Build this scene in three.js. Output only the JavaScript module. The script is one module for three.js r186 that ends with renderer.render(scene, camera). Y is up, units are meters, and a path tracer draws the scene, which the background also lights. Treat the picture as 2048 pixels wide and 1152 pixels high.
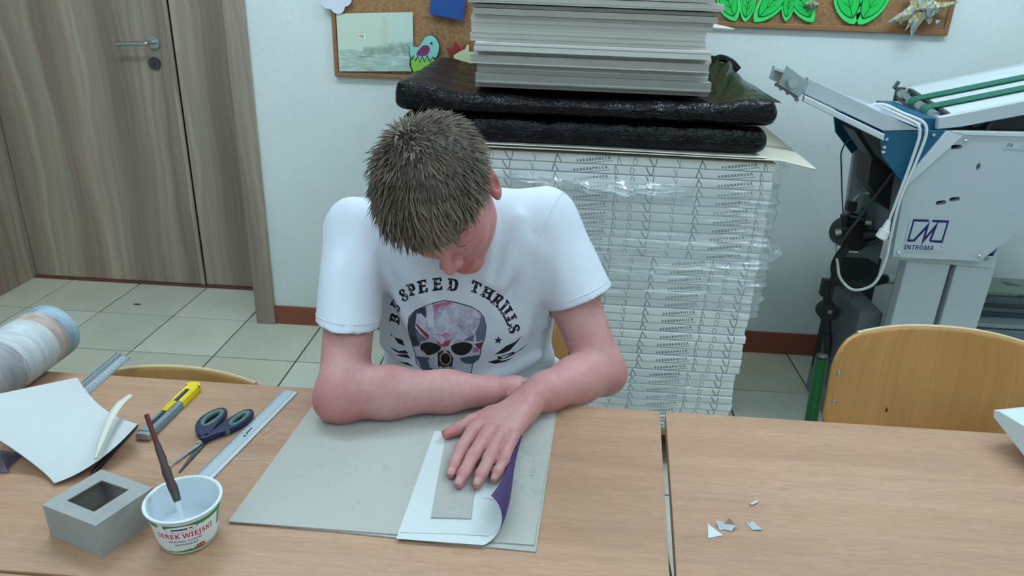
import * as THREE from 'three';
import { RoundedBoxGeometry } from 'three/addons/geometries/RoundedBoxGeometry.js';
import { mergeGeometries } from 'three/addons/utils/BufferGeometryUtils.js';
import { RectAreaLightUniformsLib } from 'three/addons/lights/RectAreaLightUniformsLib.js';

// ---------------------------------------------------------------- camera, light, exposure
const scene = new THREE.Scene();
const camera = new THREE.PerspectiveCamera(43.43, 2048 / 1152, 0.05, 40);
camera.rotation.order = 'YXZ';
camera.position.set(1.6351, 1.3900, 2.7968);
camera.rotation.set(THREE.MathUtils.degToRad(-22.535), THREE.MathUtils.degToRad(2.923), THREE.MathUtils.degToRad(2.162));
const renderer = new THREE.WebGLRenderer({ antialias: true });
renderer.toneMapping = THREE.LinearToneMapping;
renderer.toneMappingExposure = 0.73;
renderer.shadowMap.enabled = true;
renderer.shadowMap.type = THREE.PCFSoftShadowMap;
RectAreaLightUniformsLib.init();
const LAMP_COLOR = new THREE.Color().setRGB(0.79, 1.0, 1.15);
// unseen classroom lamps; the upward part is added for ceiling bounce: [x, z, down, up]
const LAMPS = [[0.55, 0.95, 27, 20], [2.75, 0.95, 30, 20], [0.55, 3.1, 6, 20], [2.75, 3.1, 8, 20], [0.55, 5.0, 6, 20], [2.75, 5.0, 6, 20]];
const LAMP_W = 1.24, LAMP_D = 0.2, CEIL = 2.95, LAMP_Y = 2.62;
scene.background = new THREE.Color(0x0c0d0e);

// ---------------------------------------------------------------- helpers
const V = (x, y, z) => new THREE.Vector3(x, y, z);
let seed = 12345;
const rnd = () => { seed = (seed * 1664525 + 1013904223) >>> 0; return seed / 4294967296; };
const rr = (a, b) => a + (b - a) * rnd();
const mix = (a, b, t) => a + (b - a) * t;
const clamp = (x, a = 0, b = 1) => Math.min(b, Math.max(a, x));
const sstep = (a, b, x) => { const t = clamp((x - a) / (b - a)); return t * t * (3 - 2 * t); };
const used = {};
function numbered(name) { const n = used[name] = (used[name] ?? -1) + 1; return n ? name + '_' + String(n).padStart(3, '0') : name; }
function obj(name, geos, mat, parent = scene) {
  const list = Array.isArray(geos) ? geos : [geos];
  const g = list.length > 1 ? mergeGeometries(list.map(q => { const r = q.index ? q.toNonIndexed() : q; for (const k of Object.keys(r.attributes)) if (!['position', 'normal', 'uv'].includes(k)) r.deleteAttribute(k); return r; })) : list[0];
  const m = new THREE.Mesh(g, mat);
  m.name = parent === scene ? numbered(name) : name;
  m.castShadow = m.receiveShadow = true;
  parent.add(m); return m;
}
function thing(name, label, category, pos = [0, 0, 0], turn = 0, group) {
  const o = new THREE.Group(); o.name = numbered(name); scene.add(o);
  o.position.set(...pos); o.rotation.y = turn; o.userData = { label, category };
  if (group) o.userData.group = group; return o;
}
function tag(o, label, category, group) { o.userData = { label, category }; if (group) o.userData.group = group; return o; }
function struct(name, geos, mat, label) { const m = obj(name, geos, mat); m.userData = { kind: 'structure' }; if (label) m.userData.label = label; return m; }
function sheet1(f, nu, nv) { // single-layer film
  const g = new THREE.PlaneGeometry(1, 1, nu, nv), p = g.attributes.position; for (let j = 0, k = 0; j <= nv; j++) for (let i = 0; i <= nu; i++, k++) { const q = f(i / nu, j / nv); p.setXYZ(k, q.x, q.y, q.z); } g.computeVertexNormals(); return g;
}
function structGroup(name, label) { const g = new THREE.Group(); g.name = numbered(name); g.userData = { kind: 'structure' }; if (label) g.userData.label = label; scene.add(g); return g; }
// uv in metres from the dominant axis of each normal (needs unshared corners, so non-indexed)
function boxUV(g0, su = 1, sv = 1, swap = false) {
  const g = g0.index ? g0.toNonIndexed() : g0, p = g.attributes.position, n = g.attributes.normal, uv = new Float32Array(p.count * 2);
  for (let i = 0; i < p.count; i += 3) {
    let ax = 0, ay = 0, az = 0;
    for (let k = 0; k < 3; k++) { ax += Math.abs(n.getX(i + k)); ay += Math.abs(n.getY(i + k)); az += Math.abs(n.getZ(i + k)); }
    for (let k = 0; k < 3; k++) {
      const x = p.getX(i + k), y = p.getY(i + k), z = p.getZ(i + k);
      let u, v; if (ay >= ax && ay >= az) { u = x; v = z; } else if (az >= ax) { u = x; v = y; } else { u = z; v = y; }
      if (swap) [u, v] = [v, u];
      uv[(i + k) * 2] = u * su; uv[(i + k) * 2 + 1] = v * sv;
    }
  }
  g.setAttribute('uv', new THREE.BufferAttribute(uv, 2)); return g;
}
const box = (w, h, d, x = 0, y = 0, z = 0) => boxUV(new THREE.BoxGeometry(w, h, d).translate(x, y, z));
const rbox = (w, h, d, r, x = 0, y = 0, z = 0, s = 2) => boxUV(new RoundedBoxGeometry(w, h, d, s, r).translate(x, y, z));
const span = (x0, x1, y0, y1, z0, z1) => box(x1 - x0, y1 - y0, z1 - z0, (x0 + x1) / 2, (y0 + y1) / 2, (z0 + z1) / 2);
const rspan = (x0, x1, y0, y1, z0, z1, r) => rbox(x1 - x0, y1 - y0, z1 - z0, r, (x0 + x1) / 2, (y0 + y1) / 2, (z0 + z1) / 2);
const tube = (pts, r, seg = 40, rad = 8, closed = false) => new THREE.TubeGeometry(new THREE.CatmullRomCurve3(pts.map(p => Array.isArray(p) ? V(...p) : p), closed, 'centripetal'), seg, r, rad, closed);
function rod(a, b, r, r2 = r, seg = 16) {
  a = Array.isArray(a) ? V(...a) : a; b = Array.isArray(b) ? V(...b) : b; const d = b.clone().sub(a), L = d.length();
  const g = new THREE.CylinderGeometry(r2, r, L, seg); g.translate(0, L / 2, 0);
  g.applyQuaternion(new THREE.Quaternion().setFromUnitVectors(V(0, 1, 0), d.normalize())); return g.translate(a.x, a.y, a.z);
}
function shape2(pts) { const s = new THREE.Shape(); pts.forEach(([x, y], i) => i ? s.lineTo(x, y) : s.moveTo(x, y)); s.closePath(); return s; }
// polygon in x,y extruded along z from z0 to z1 with a small bevel
function plate(pts, z0, z1, bevel = 0, holes = [], curve = 8) {
  const s = Array.isArray(pts) ? shape2(pts) : pts; for (const h of holes) s.holes.push(Array.isArray(h) ? shape2(h) : h);
  const g = new THREE.ExtrudeGeometry(s, { depth: z1 - z0 - 2 * bevel, bevelEnabled: bevel > 0, bevelThickness: bevel, bevelSize: bevel, bevelOffset: -bevel, bevelSegments: 2, curveSegments: curve });
  return g.translate(0, 0, z0 + bevel);
}
// polygon in x,z (top view) extruded upward from y0 to y1
function slab(pts, y0, y1, bevel = 0, holes = []) {
  const g = plate(pts.map(([x, z]) => [x, -z]), 0, y1 - y0, bevel, holes.map(h => h.map(([x, z]) => [x, -z])));
  return boxUV(g.rotateX(-Math.PI / 2).translate(0, y0, 0));
}
// smooth closed outline through points
function blob(pts, n = 80) { return new THREE.Shape(new THREE.CatmullRomCurve3(pts.map(([x, y]) => V(x, y, 0)), true, 'centripetal').getPoints(n).slice(0, -1).map(p => new THREE.Vector2(p.x, p.y))); }
function roundRect(x0, y0, x1, y1, r) { const s = new THREE.Shape(); s.moveTo(x0 + r, y0); s.lineTo(x1 - r, y0); s.absarc(x1 - r, y0 + r, r, -Math.PI / 2, 0); s.lineTo(x1, y1 - r); s.absarc(x1 - r, y1 - r, r, 0, Math.PI / 2); s.lineTo(x0 + r, y1); s.absarc(x0 + r, y1 - r, r, Math.PI / 2, Math.PI); s.lineTo(x0, y0 + r); s.absarc(x0 + r, y0 + r, r, Math.PI, Math.PI * 1.5); return s; }
// parametric sheet with thickness: f(u,v) -> Vector3
function sheet(f, nu, nv, th = 0.0004) {
  const pos = [], uv = [], idx = [], P = [], N = [];
  for (let j = 0; j <= nv; j++) for (let i = 0; i <= nu; i++) P.push(f(i / nu, j / nv));
  const at = (i, j) => P[clamp(j, 0, nv) * (nu + 1) + clamp(i, 0, nu)];
  for (let j = 0; j <= nv; j++) for (let i = 0; i <= nu; i++) N.push(at(i + 1, j).clone().sub(at(i - 1, j)).cross(at(i, j + 1).clone().sub(at(i, j - 1))).normalize());
  const n1 = P.length;
  for (const s of [0.5, -0.5]) P.forEach((p, k) => { pos.push(p.x + N[k].x * th * s, p.y + N[k].y * th * s, p.z + N[k].z * th * s); uv.push((k % (nu + 1)) / nu, Math.floor(k / (nu + 1)) / nv); });
  const q = (a, b, c, d) => idx.push(a, b, c, a, c, d), id = (i, j) => j * (nu + 1) + i;
  for (let j = 0; j < nv; j++) for (let i = 0; i < nu; i++) { q(id(i, j), id(i + 1, j), id(i + 1, j + 1), id(i, j + 1)); q(n1 + id(i, j), n1 + id(i, j + 1), n1 + id(i + 1, j + 1), n1 + id(i + 1, j)); }
  for (let i = 0; i < nu; i++) { q(id(i, 0), n1 + id(i, 0), n1 + id(i + 1, 0), id(i + 1, 0)); q(id(i, nv), id(i + 1, nv), n1 + id(i + 1, nv), n1 + id(i, nv)); }
  for (let j = 0; j < nv; j++) { q(id(0, j), id(0, j + 1), n1 + id(0, j + 1), n1 + id(0, j)); q(id(nu, j), n1 + id(nu, j), n1 + id(nu, j + 1), id(nu, j + 1)); }
  const g = new THREE.BufferGeometry(); g.setAttribute('position', new THREE.Float32BufferAttribute(pos, 3)); g.setAttribute('uv', new THREE.Float32BufferAttribute(uv, 2)); g.setIndex(idx); g.computeVertexNormals(); return g;
}
// ---------------------------------------------------------------- noise and textures
const HT = new Float32Array(65536); for (let i = 0; i < 65536; i++) HT[i] = rnd();
const hash = (x, y) => HT[((x * 374761 + y * 668265) ^ ((x * 1274126) >> 3)) & 65535];
const hash3 = (x, y, z) => HT[((x * 73856 + y * 19349 + z * 83492) ^ (x * 31 + z * 57)) & 65535];
function vn(x, y, px = 0, py = 0) { // value noise, optional period
  let i = Math.floor(x), j = Math.floor(y); const fx = x - i, fy = y - j, u = fx * fx * (3 - 2 * fx), v = fy * fy * (3 - 2 * fy);
  const wx = a => px ? ((a % px) + px) % px : a, wy = a => py ? ((a % py) + py) % py : a;
  const a = hash(wx(i), wy(j)), b = hash(wx(i + 1), wy(j)), c = hash(wx(i), wy(j + 1)), d = hash(wx(i + 1), wy(j + 1));
  return mix(mix(a, b, u), mix(c, d, u), v);
}
function vn3(x, y, z) {
  const i = Math.floor(x), j = Math.floor(y), k = Math.floor(z), s = t => t * t * (3 - 2 * t), u = s(x - i), v = s(y - j), w = s(z - k);
  const L = kk => mix(mix(hash3(i, j, kk), hash3(i + 1, j, kk), u), mix(hash3(i, j + 1, kk), hash3(i + 1, j + 1, kk), u), v);
  return mix(L(k), L(k + 1), w);
}
function fbm(x, y, px, py, o = 4) { let s = 0, a = 0.5, t = 0; for (let k = 0; k < o; k++) { s += a * vn(x, y, px, py); t += a; a *= 0.5; x *= 2; y *= 2; px *= 2; py *= 2; } return s / t; }
function dataTex(w, h, fn, srgb = true, rx = 1, ry = 1) {
  const d = new Uint8Array(w * h * 4);
  for (let j = 0; j < h; j++) for (let i = 0; i < w; i++) { const c = fn(i / w, j / h), k = (j * w + i) * 4; d[k] = clamp(c[0], 0, 255); d[k + 1] = clamp(c[1], 0, 255); d[k + 2] = clamp(c[2], 0, 255); d[k + 3] = 255; }
  const t = new THREE.DataTexture(d, w, h); t.magFilter = THREE.LinearFilter; t.minFilter = THREE.LinearMipmapLinearFilter; t.generateMipmaps = true; t.wrapS = t.wrapT = THREE.RepeatWrapping; t.repeat.set(rx, ry);
  if (srgb) t.colorSpace = THREE.SRGBColorSpace; t.needsUpdate = true; return t;
}
const grey = v => [v, v, v];
const tone = (a, b, t) => [mix(a[0], b[0], t), mix(a[1], b[1], t), mix(a[2], b[2], t)];
function canvasTex(w, h, draw, repeat = false) {
  const c = document.createElement('canvas'); c.width = w; c.height = h; draw(c.getContext('2d'), w, h);
  const t = new THREE.CanvasTexture(c); t.colorSpace = THREE.SRGBColorSpace; t.magFilter = THREE.LinearFilter; if (repeat) t.wrapS = t.wrapT = THREE.RepeatWrapping; return t;
}
const std = (color, roughness = 0.6, extra = {}) => new THREE.MeshStandardMaterial({ color, roughness, ...extra });
const phys = (color, roughness = 0.5, extra = {}) => new THREE.MeshPhysicalMaterial({ color, roughness, ...extra });

// grain runs along v (1 texture = 1 m across, 2 m along)
const doorWood = dataTex(1024, 1024, (u, v) => {
  const wob = (fbm(u * 4, v * 3, 4, 3) - 0.5) * 0.10;
  const broad = fbm((u + wob) * 14, v * 1.0, 14, 1, 3), streak = fbm((u + wob) * 60, v * 2, 60, 2, 3), fine = fbm(u * 400, v * 10, 400, 10, 2);
  const red = sstep(0.5, 0.75, fbm((u + wob) * 9 + 3.3, v * 1 + 0.5, 9, 1, 3));
  let c = tone([142, 126, 112], [190, 173, 154], clamp(broad * 1.5 - 0.25)); c = tone(c, [168, 138, 124], red * 0.55);
  const k = 0.86 + streak * 0.2 + (fine - 0.5) * 0.12; return [c[0] * k, c[1] * k, c[2] * k];
});
// grain runs along u (1 texture = 1 m x 0.5 m)
const tableWood = dataTex(1024, 512, (u, v) => {
  const broad = fbm(u * 2, v * 14, 2, 14, 3), streak = fbm(u * 6, v * 70, 6, 70, 3), fine = fbm(u * 60, v * 300, 60, 300, 2), fleck = vn(u * 90, v * 180, 90, 180);
  let c = tone([178, 137, 106], [200, 158, 128], clamp(broad * 1.4 - 0.2)); c = tone(c, [170, 130, 105], clamp(streak * 1.6 - 0.7) * 0.5);
  const k = 0.96 + (fine - 0.5) * 0.12 + (fleck > 0.93 ? 0.05 : 0); return [c[0] * k, c[1] * k, c[2] * k];
});
const plyWood = dataTex(512, 512, (u, v) => {
  const b = fbm(u * 7, v * 1, 7, 1, 3), s = fbm(u * 90, v * 3, 90, 3, 3), blot = fbm(u * 3, v * 3, 3, 3, 3);
  const c = tone([206, 146, 78], [228, 170, 102], clamp(b * 0.9 + 0.05)), k = 0.93 + s * 0.09 + (blot - 0.5) * 0.14; return [c[0] * k, c[1] * k, c[2] * k];
});
const tileTex = dataTex(512, 512, (u, v) => { const a = fbm(u * 4, v * 4, 4, 4, 4), f = vn(u * 170, v * 170, 170, 170); const c = tone([202, 203, 186], [219, 219, 203], a); const k = 0.97 + f * 0.05; return [c[0] * k, c[1] * k, c[2] * k]; });
const plasterTex = dataTex(512, 512, (u, v) => { const a = fbm(u * 3, v * 3, 3, 3, 4), f = fbm(u * 120, v * 120, 120, 120, 2); const k = 0.965 + a * 0.05 + (f - 0.5) * 0.02; return [219 * k, 226 * k, 224 * k]; });
const plasterBump = dataTex(512, 512, (u, v) => grey(255 * fbm(u * 90, v * 90, 90, 90, 3)), false);
const boardTex = dataTex(512, 512, (u, v) => { const a = fbm(u * 5, v * 5, 5, 5, 4), f = vn(u * 200, v * 200, 200, 200), g = vn(u * 90, v * 200, 90, 200); const k = 0.95 + a * 0.07 + (f - 0.5) * 0.035 + (g > 0.95 ? -0.05 : 0); return [184 * k, 182 * k, 176 * k]; });
const corkTex = dataTex(512, 512, (u, v) => { const a = fbm(u * 5, v * 5, 5, 5, 4), f = vn(u * 160, v * 160, 160, 160), g = vn(u * 80, v * 80, 80, 80); const k = 0.86 + a * 0.16 + (f - 0.5) * 0.22 + (g > 0.9 ? -0.12 : 0); return [164 * k, 122 * k, 84 * k]; });
const M = {
  wall: std(0xffffff, 0.88, { map: plasterTex, bumpMap: plasterBump, bumpScale: 0.0006 }),
  ceiling: std(0xf2f4f2, 0.9), grout: std(0x4d4a44, 0.9),
  tile: std(0xffffff, 0.42, { map: tileTex }), tileB: std(0xf2f3ee, 0.42, { map: tileTex }), tileC: std(0xf8f4ec, 0.42, { map: tileTex }),
  base: std(0x8a4a35, 0.45), door: std(0xffffff, 0.6, { map: doorWood }), steel: std(0xb9bcbe, 0.3, { metalness: 0.9 }), darksteel: std(0x585a5c, 0.4, { metalness: 0.85 }),
  table: std(0xffffff, 0.52, { map: tableWood }), tableEdge: std(0xc49a74, 0.6), green: std(0x0f5a2e, 0.4), black: std(0x101113, 0.45), rubber: std(0x1c1c1d, 0.7),
  ply: phys(0xffffff, 0.42, { map: plyWood, clearcoat: 0.35, clearcoatRoughness: 0.3 }), plyEdge: std(0xd9b98a, 0.6),
  board: std(0xffffff, 0.9, { map: boardTex }), whitePaper: std(0xd0d8da, 0.75), cork: std(0xffffff, 0.95, { map: corkTex }),
};
// ---------------------------------------------------------------- the room
const X0 = -1.7, X1 = 4.5, Z1 = 6.0, TI = 1 / 3;
{
  const fl = structGroup('floor', 'pale grey-beige ceramic tile floor with dark joints');
  obj('grout_bed', span(X0 - 0.1, X1 + 0.1, -0.12, -0.004, -0.6, Z1 + 0.1), M.grout, fl);
  const tg = boxUV(new RoundedBoxGeometry(TI - 0.006, 0.012, TI - 0.006, 1, 0.0015));
  const far = [];
  for (let j = -2; j <= 18; j++) for (let i = -6; i <= 14; i++) {
    const x = (i + 0.5) * TI, z = (j + 0.5) * TI - 0.0;
    if (x < X0 || x > X1 || z > Z1) continue;
    if (z < 0 && (x < -0.95 || x > 0.5)) continue;
    const near = z < 2.2;
    const g = near ? tg : tg.clone().translate(x, -0.006, z);
    if (!near) { far.push(g); continue; }
    const m = obj('tile', tg, [M.tile, M.tileB, M.tileC][Math.floor(hash(i + 40, j + 9) * 3)], fl);
    m.position.set(x, -0.0055 + (hash(i + 9, j + 70) - 0.5) * 0.0006, z); m.rotation.y = hash(i + 3, j + 5) > 0.5 ? Math.PI : 0;
  }
  obj('tiles_near_windows', far, M.tile, fl).userData.kind = 'stuff';
  obj('chipped_spot', plate(blob([[-0.018, 0], [0, 0.007], [0.02, 0.003], [0.016, -0.006], [0, -0.008]]), 0, 0.0008).rotateX(-Math.PI / 2).translate(-0.22, 0.0007, -0.1), std(0x3a352e, 0.8), fl);
  const wallTh = 0.38;
  struct('wall_back', [span(X0 - 0.2, -0.87, -0.12, CEIL, -wallTh, 0), span(0.40, X1 + 0.2, -0.12, CEIL, -wallTh, 0), span(-0.87, 0.40, 2.08, CEIL, -wallTh, 0)], M.wall, 'off-white painted plaster wall');
  struct('wall_left', span(X0 - 0.2, X0, -0.12, CEIL, 0, Z1), M.wall);
  struct('wall_right', span(X1, X1 + 0.2, -0.12, CEIL, 0, Z1), M.wall);
  struct('wall_front', span(X0 - 0.2, X1 + 0.2, -0.12, CEIL, Z1, Z1 + 0.2), M.wall);
  struct('ceiling', span(X0 - 0.2, X1 + 0.2, CEIL, CEIL + 0.2, -wallTh, Z1 + 0.2), M.ceiling);
  const bb = structGroup('baseboard_back', 'red-brown ceramic baseboard');
  for (let x = 0.466; x < X1 - 0.01; x += 0.4) obj('baseboard_tile', rspan(x + 0.0006, Math.min(x + 0.3994, X1 - 0.003), 0.001, 0.085 + (x > 2 ? 0.012 : 0), 0.0005, 0.010, 0.002), M.base, bb);
}
{ // door: deep lined opening, leaf, fixed side panel, architrave, handle and lock rose
  const d = structGroup('door_1', 'grey-brown wood-grain door set deep in a lined opening');
  const wood = (g, du = 0, dv = 0) => { const q = boxUV(g, 1, 0.5), uv = q.attributes.uv; for (let i = 0; i < uv.count; i++) uv.setXY(i, uv.getX(i) + du, uv.getY(i) + dv); return q; };
  const zd = -0.343;
  const leaf = obj('door_leaf', wood(new RoundedBoxGeometry(0.822, 2.03, 0.04, 2, 0.002).translate(-0.444, 1.027, zd - 0.02)), M.door, d);
  obj('door_stop_moulding', wood(new RoundedBoxGeometry(0.022, 2.03, 0.012, 2, 0.005).translate(-0.019, 1.027, zd + 0.004), 0.3), M.door, d);
  obj('side_panel', wood(new RoundedBoxGeometry(0.40, 2.03, 0.036, 2, 0.002).translate(0.195, 1.027, zd - 0.021), 0.55, 0.2), M.door, d);
  obj('jamb_lining', wood(span(-0.885, -0.862, 0.002, 2.08, -0.375, 0.004), 0.15, 0.4), M.door, d);
  obj('jamb_lining', wood(span(0.386, 0.40, 0.002, 2.08, -0.375, 0.004), 0.7, 0.1), M.door, d);
  obj('head_lining', wood(span(-0.862, 0.386, 2.045, 2.08, -0.375, 0.004)), M.door, d);
  obj('architrave', wood(new RoundedBoxGeometry(0.082, 2.13, 0.02, 2, 0.004).translate(0.427, 1.066, 0.0105), 0.35, 0.25), M.door, d);
  obj('architrave', wood(new RoundedBoxGeometry(0.082, 2.13, 0.02, 2, 0.004).translate(-0.903, 1.066, 0.0105), 0.6), M.door, d);
  obj('architrave', wood(new RoundedBoxGeometry(1.248, 0.082, 0.02, 2, 0.004).translate(-0.238, 2.09, 0.0105)), M.door, d);
  obj('threshold', rspan(-0.86, 0.385, 0.001, 0.011, zd - 0.03, zd + 0.012, 0.003), std(0x6b3d2c, 0.5), d);
  const lever = obj('door_handle', [new THREE.CylinderGeometry(0.0255, 0.0265, 0.008, 28).rotateX(Math.PI / 2).translate(-0.088, 1.122, zd + 0.0045), rod([-0.088, 1.122, zd + 0.006], [-0.088, 1.122, zd + 0.052], 0.0095), tube([[-0.088, 1.122, zd + 0.048], [-0.094, 1.1215, zd + 0.056], [-0.11, 1.1205, zd + 0.058], [-0.17, 1.118, zd + 0.058], [-0.222, 1.115, zd + 0.056]], 0.0088, 30, 12), new THREE.SphereGeometry(0.0088, 12, 8).translate(-0.222, 1.115, zd + 0.056)], M.steel, d);
  lever.userData.label = 'brushed steel lever handle on a round rose';
  const rose = obj('lock_rose', new THREE.CylinderGeometry(0.0255, 0.0265, 0.008, 28).rotateX(Math.PI / 2).translate(-0.1, 1.036, zd + 0.0045), M.darksteel, d);
  obj('keyhole', plate(roundRect(-0.003, -0.009, 0.003, 0.009, 0.0028), 0, 0.001).translate(-0.1, 1.036, zd + 0.0083), M.black, rose);
}
// ---------------------------------------------------------------- ceiling luminaires (above the frame)
{
  const cord = std(0x2a2c2e, 0.6);
  const glow = new THREE.MeshStandardMaterial({ color: 0xf4f8fa, emissive: new THREE.Color().setRGB(0.79, 1.0, 1.15), emissiveIntensity: 1.5, roughness: 0.5 });
  for (const [x, z, I, U] of LAMPS) {
    const l = thing('hanging_lamp', 'white fluorescent lamp of the classroom, hung with an added uplight', 'lamp', [x, LAMP_Y, z], 0, 'hanging lamps of the classroom');
    obj('housing', rbox(LAMP_W + 0.06, 0.06, LAMP_D + 0.05, 0.008, 0, -0.03, 0), std(0xe8eaea, 0.5), l);
    obj('diffuser', rbox(LAMP_W, 0.012, LAMP_D, 0.004, 0, -0.067, 0), glow, l); obj('diffuser', rbox(LAMP_W, 0.012, LAMP_D, 0.004, 0, 0.007, 0), glow, l);
    for (const q of [-0.5, 0.5]) obj('suspension_wire', rod([q, 0.0, 0.112], [q, CEIL - LAMP_Y - 0.001, 0.112], 0.0015, 0.0015, 6), cord, l);
    const a = new THREE.RectAreaLight(LAMP_COLOR, I, LAMP_W, LAMP_D); a.position.set(0, -0.082, 0); a.rotation.x = -Math.PI / 2; a.castShadow = true; l.add(a); a.name = 'lamp_light';
    const b = new THREE.RectAreaLight(LAMP_COLOR, U, LAMP_W, LAMP_D); b.position.set(0, 0.022, 0); b.rotation.x = Math.PI / 2; b.castShadow = true; l.add(b); b.name = 'lamp_light';  // upward light added to fill the room softly from the ceiling
  }
}
// ---------------------------------------------------------------- tables
const TT = 0.71; // table top height
const GAPN = 2.155;
function makeTable(label, top, legs) {
  const t = thing('school_table', label, 'table', [0, 0, 0], 0, 'school tables pushed together');
  const tp = obj('table_top', slab(top, TT - 0.0192, TT, 0.0012), M.table, t);
  const uv = tp.geometry.attributes.uv, o = t.name.length * 0.37; for (let i = 0; i < uv.count; i++) uv.setXY(i, uv.getX(i) + o, uv.getY(i) * 2 + o * 0.3);
  const ins = top.map(([x, z]) => [x, z]);
  for (let i = 0; i < legs.length; i++) {
    const [x, z] = legs[i];
    const l = obj('leg', [rod([x, 0.012, z], [x, TT - 0.0195, z], 0.0135)], M.green, t);
    obj('foot_cap', new THREE.CylinderGeometry(0.0155, 0.0165, 0.018, 16).translate(x, 0.0092, z), M.rubber, l);
  }
  const xs = legs.map(l => l[0]), zs = legs.map(l => l[1]), a = Math.min(...xs), b = Math.max(...xs), c = Math.min(...zs), e = Math.max(...zs);
  obj('rail', rspan(a, b, TT - 0.055, TT - 0.0197, c - 0.01, c + 0.01, 0.003), M.green, t); obj('rail', rspan(a, b, TT - 0.055, TT - 0.0197, e - 0.01, e + 0.01, 0.003), M.green, t);
  obj('rail', rspan(a - 0.01, a + 0.01, TT - 0.055, TT - 0.0197, c, e, 0.003), M.green, t); obj('rail', rspan(b - 0.01, b + 0.01, TT - 0.055, TT - 0.0197, c, e, 0.003), M.green, t);
}
const rc = (pts, r = 0.006) => { // round the corners of a polygon
  const o = []; const n = pts.length;
  for (let i = 0; i < n; i++) { const p = pts[i], a = pts[(i + n - 1) % n], b = pts[(i + 1) % n]; const da = Math.hypot(a[0] - p[0], a[1] - p[1]), db = Math.hypot(b[0] - p[0], b[1] - p[1]); const A = [p[0] + (a[0] - p[0]) / da * r, p[1] + (a[1] - p[1]) / da * r], B = [p[0] + (b[0] - p[0]) / db * r, p[1] + (b[1] - p[1]) / db * r];
    for (let k = 0; k <= 4; k++) { const t = k / 4; o.push([(1 - t) ** 2 * A[0] + 2 * t * (1 - t) * p[0] + t * t * B[0], (1 - t) ** 2 * A[1] + 2 * t * (1 - t) * p[1] + t * t * B[1]]); } }
  return o;
};
makeTable('beech laminate school table carrying the grey board, cup and scissors', rc([[0.54, 1.685], [1.8475, 1.685], [1.805, 2.152], [0.53, 2.152]]), [[0.6, 1.73], [1.78, 1.73], [1.75, 2.11], [0.59, 2.11]]);
makeTable('beech laminate school table with only paper scraps and a white box on it', rc([[1.8575, 1.686], [3.16, 1.686], [3.16, 2.152], [1.8135, 2.152]]), [[1.95, 1.73], [3.1, 1.73], [3.1, 2.11], [1.9, 2.11]]);
makeTable('beech laminate school table along the near side of the table with the cup', rc([[0.2, 2.1565], [1.5, 2.1565], [1.5, 2.62], [0.2, 2.62]]), [[0.26, 2.2], [1.44, 2.2], [1.44, 2.58], [0.26, 2.58]]);
// ---------------------------------------------------------------- wrapped paper packs on a pallet, behind the person
const SX0 = 1.225, SX1 = 2.235, SZ0 = 0.18, SZ1 = 0.85;
{
  const p = thing('wooden_pallet', 'plain wooden pallet under the wrapped paper packs', 'pallet');
  const pw = std(0xb08d62, 0.85);
  for (let i = 0; i < 5; i++) obj('top_plank', rspan(SX0, SX1, 0.112, 0.13, SZ0 + i * 0.143, SZ0 + i * 0.143 + 0.098, 0.002), pw, p);
  for (let i = 0; i < 3; i++) { obj('bearer', rspan(SX0 + i * 0.455, SX0 + i * 0.455 + 0.1, 0.0185, 0.112, SZ0, SZ1 - 0.01, 0.002), pw, p); obj('bottom_plank', rspan(SX0 + i * 0.455, SX0 + i * 0.455 + 0.1, 0.001, 0.0185, SZ0, SZ1 - 0.01, 0.002), pw, p); }
}
const packTex = canvasTex(1024, 70, (c, w, h) => { // one repeat of the wrapper print: 0.39 m x 0.0258 m
  c.fillStyle = '#f6f7f8'; c.fillRect(0, 0, w, h);
  c.lineCap = 'round';
  const stroke = (pts, lw, a) => { c.strokeStyle = `rgba(92,96,104,${a * 0.85})`; c.lineWidth = lw * 1.5; c.beginPath(); pts.forEach(([x, y], i) => i ? c.lineTo(x, y) : c.moveTo(x, y)); c.stroke(); };
  stroke([[306, 2], [302, 40], [308, 68]], 5, 0.6); stroke([[306, 6], [322, 40], [330, 66]], 4, 0.6);
  stroke([[420, 12], [410, 40], [420, 66]], 4, 0.6); stroke([[420, 12], [440, 26], [434, 60]], 4, 0.6);
  stroke([[520, 2], [540, 40], [562, 68]], 6, 0.8); stroke([[576, 4], [574, 40], [566, 68]], 5, 0.75);
  stroke([[716, 8], [734, 38], [742, 66]], 4, 0.6); stroke([[742, 10], [742, 50]], 3, 0.5);
  stroke([[894, 2], [886, 36], [880, 68]], 6, 0.8); stroke([[892, 6], [916, 44], [926, 68]], 5, 0.8);
  c.save(); c.translate(8, 62); c.rotate(-0.15); c.fillStyle = 'rgba(34,36,42,0.95)'; c.font = 'bold 29px sans-serif'; c.textAlign = 'center'; for (let i = 0; i < 11; i++) c.fillText('PERGRAPHICA'[i], 10 + i * 22.5, 0); c.fillRect(20, 12, 240, 3); c.restore();
}, true);
const packMat = [std(0xffffff, 0.38, { map: packTex }), std(0xf3f5f7, 0.38, { map: packTex }), std(0xfafaf6, 0.38, { map: packTex })];
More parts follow.
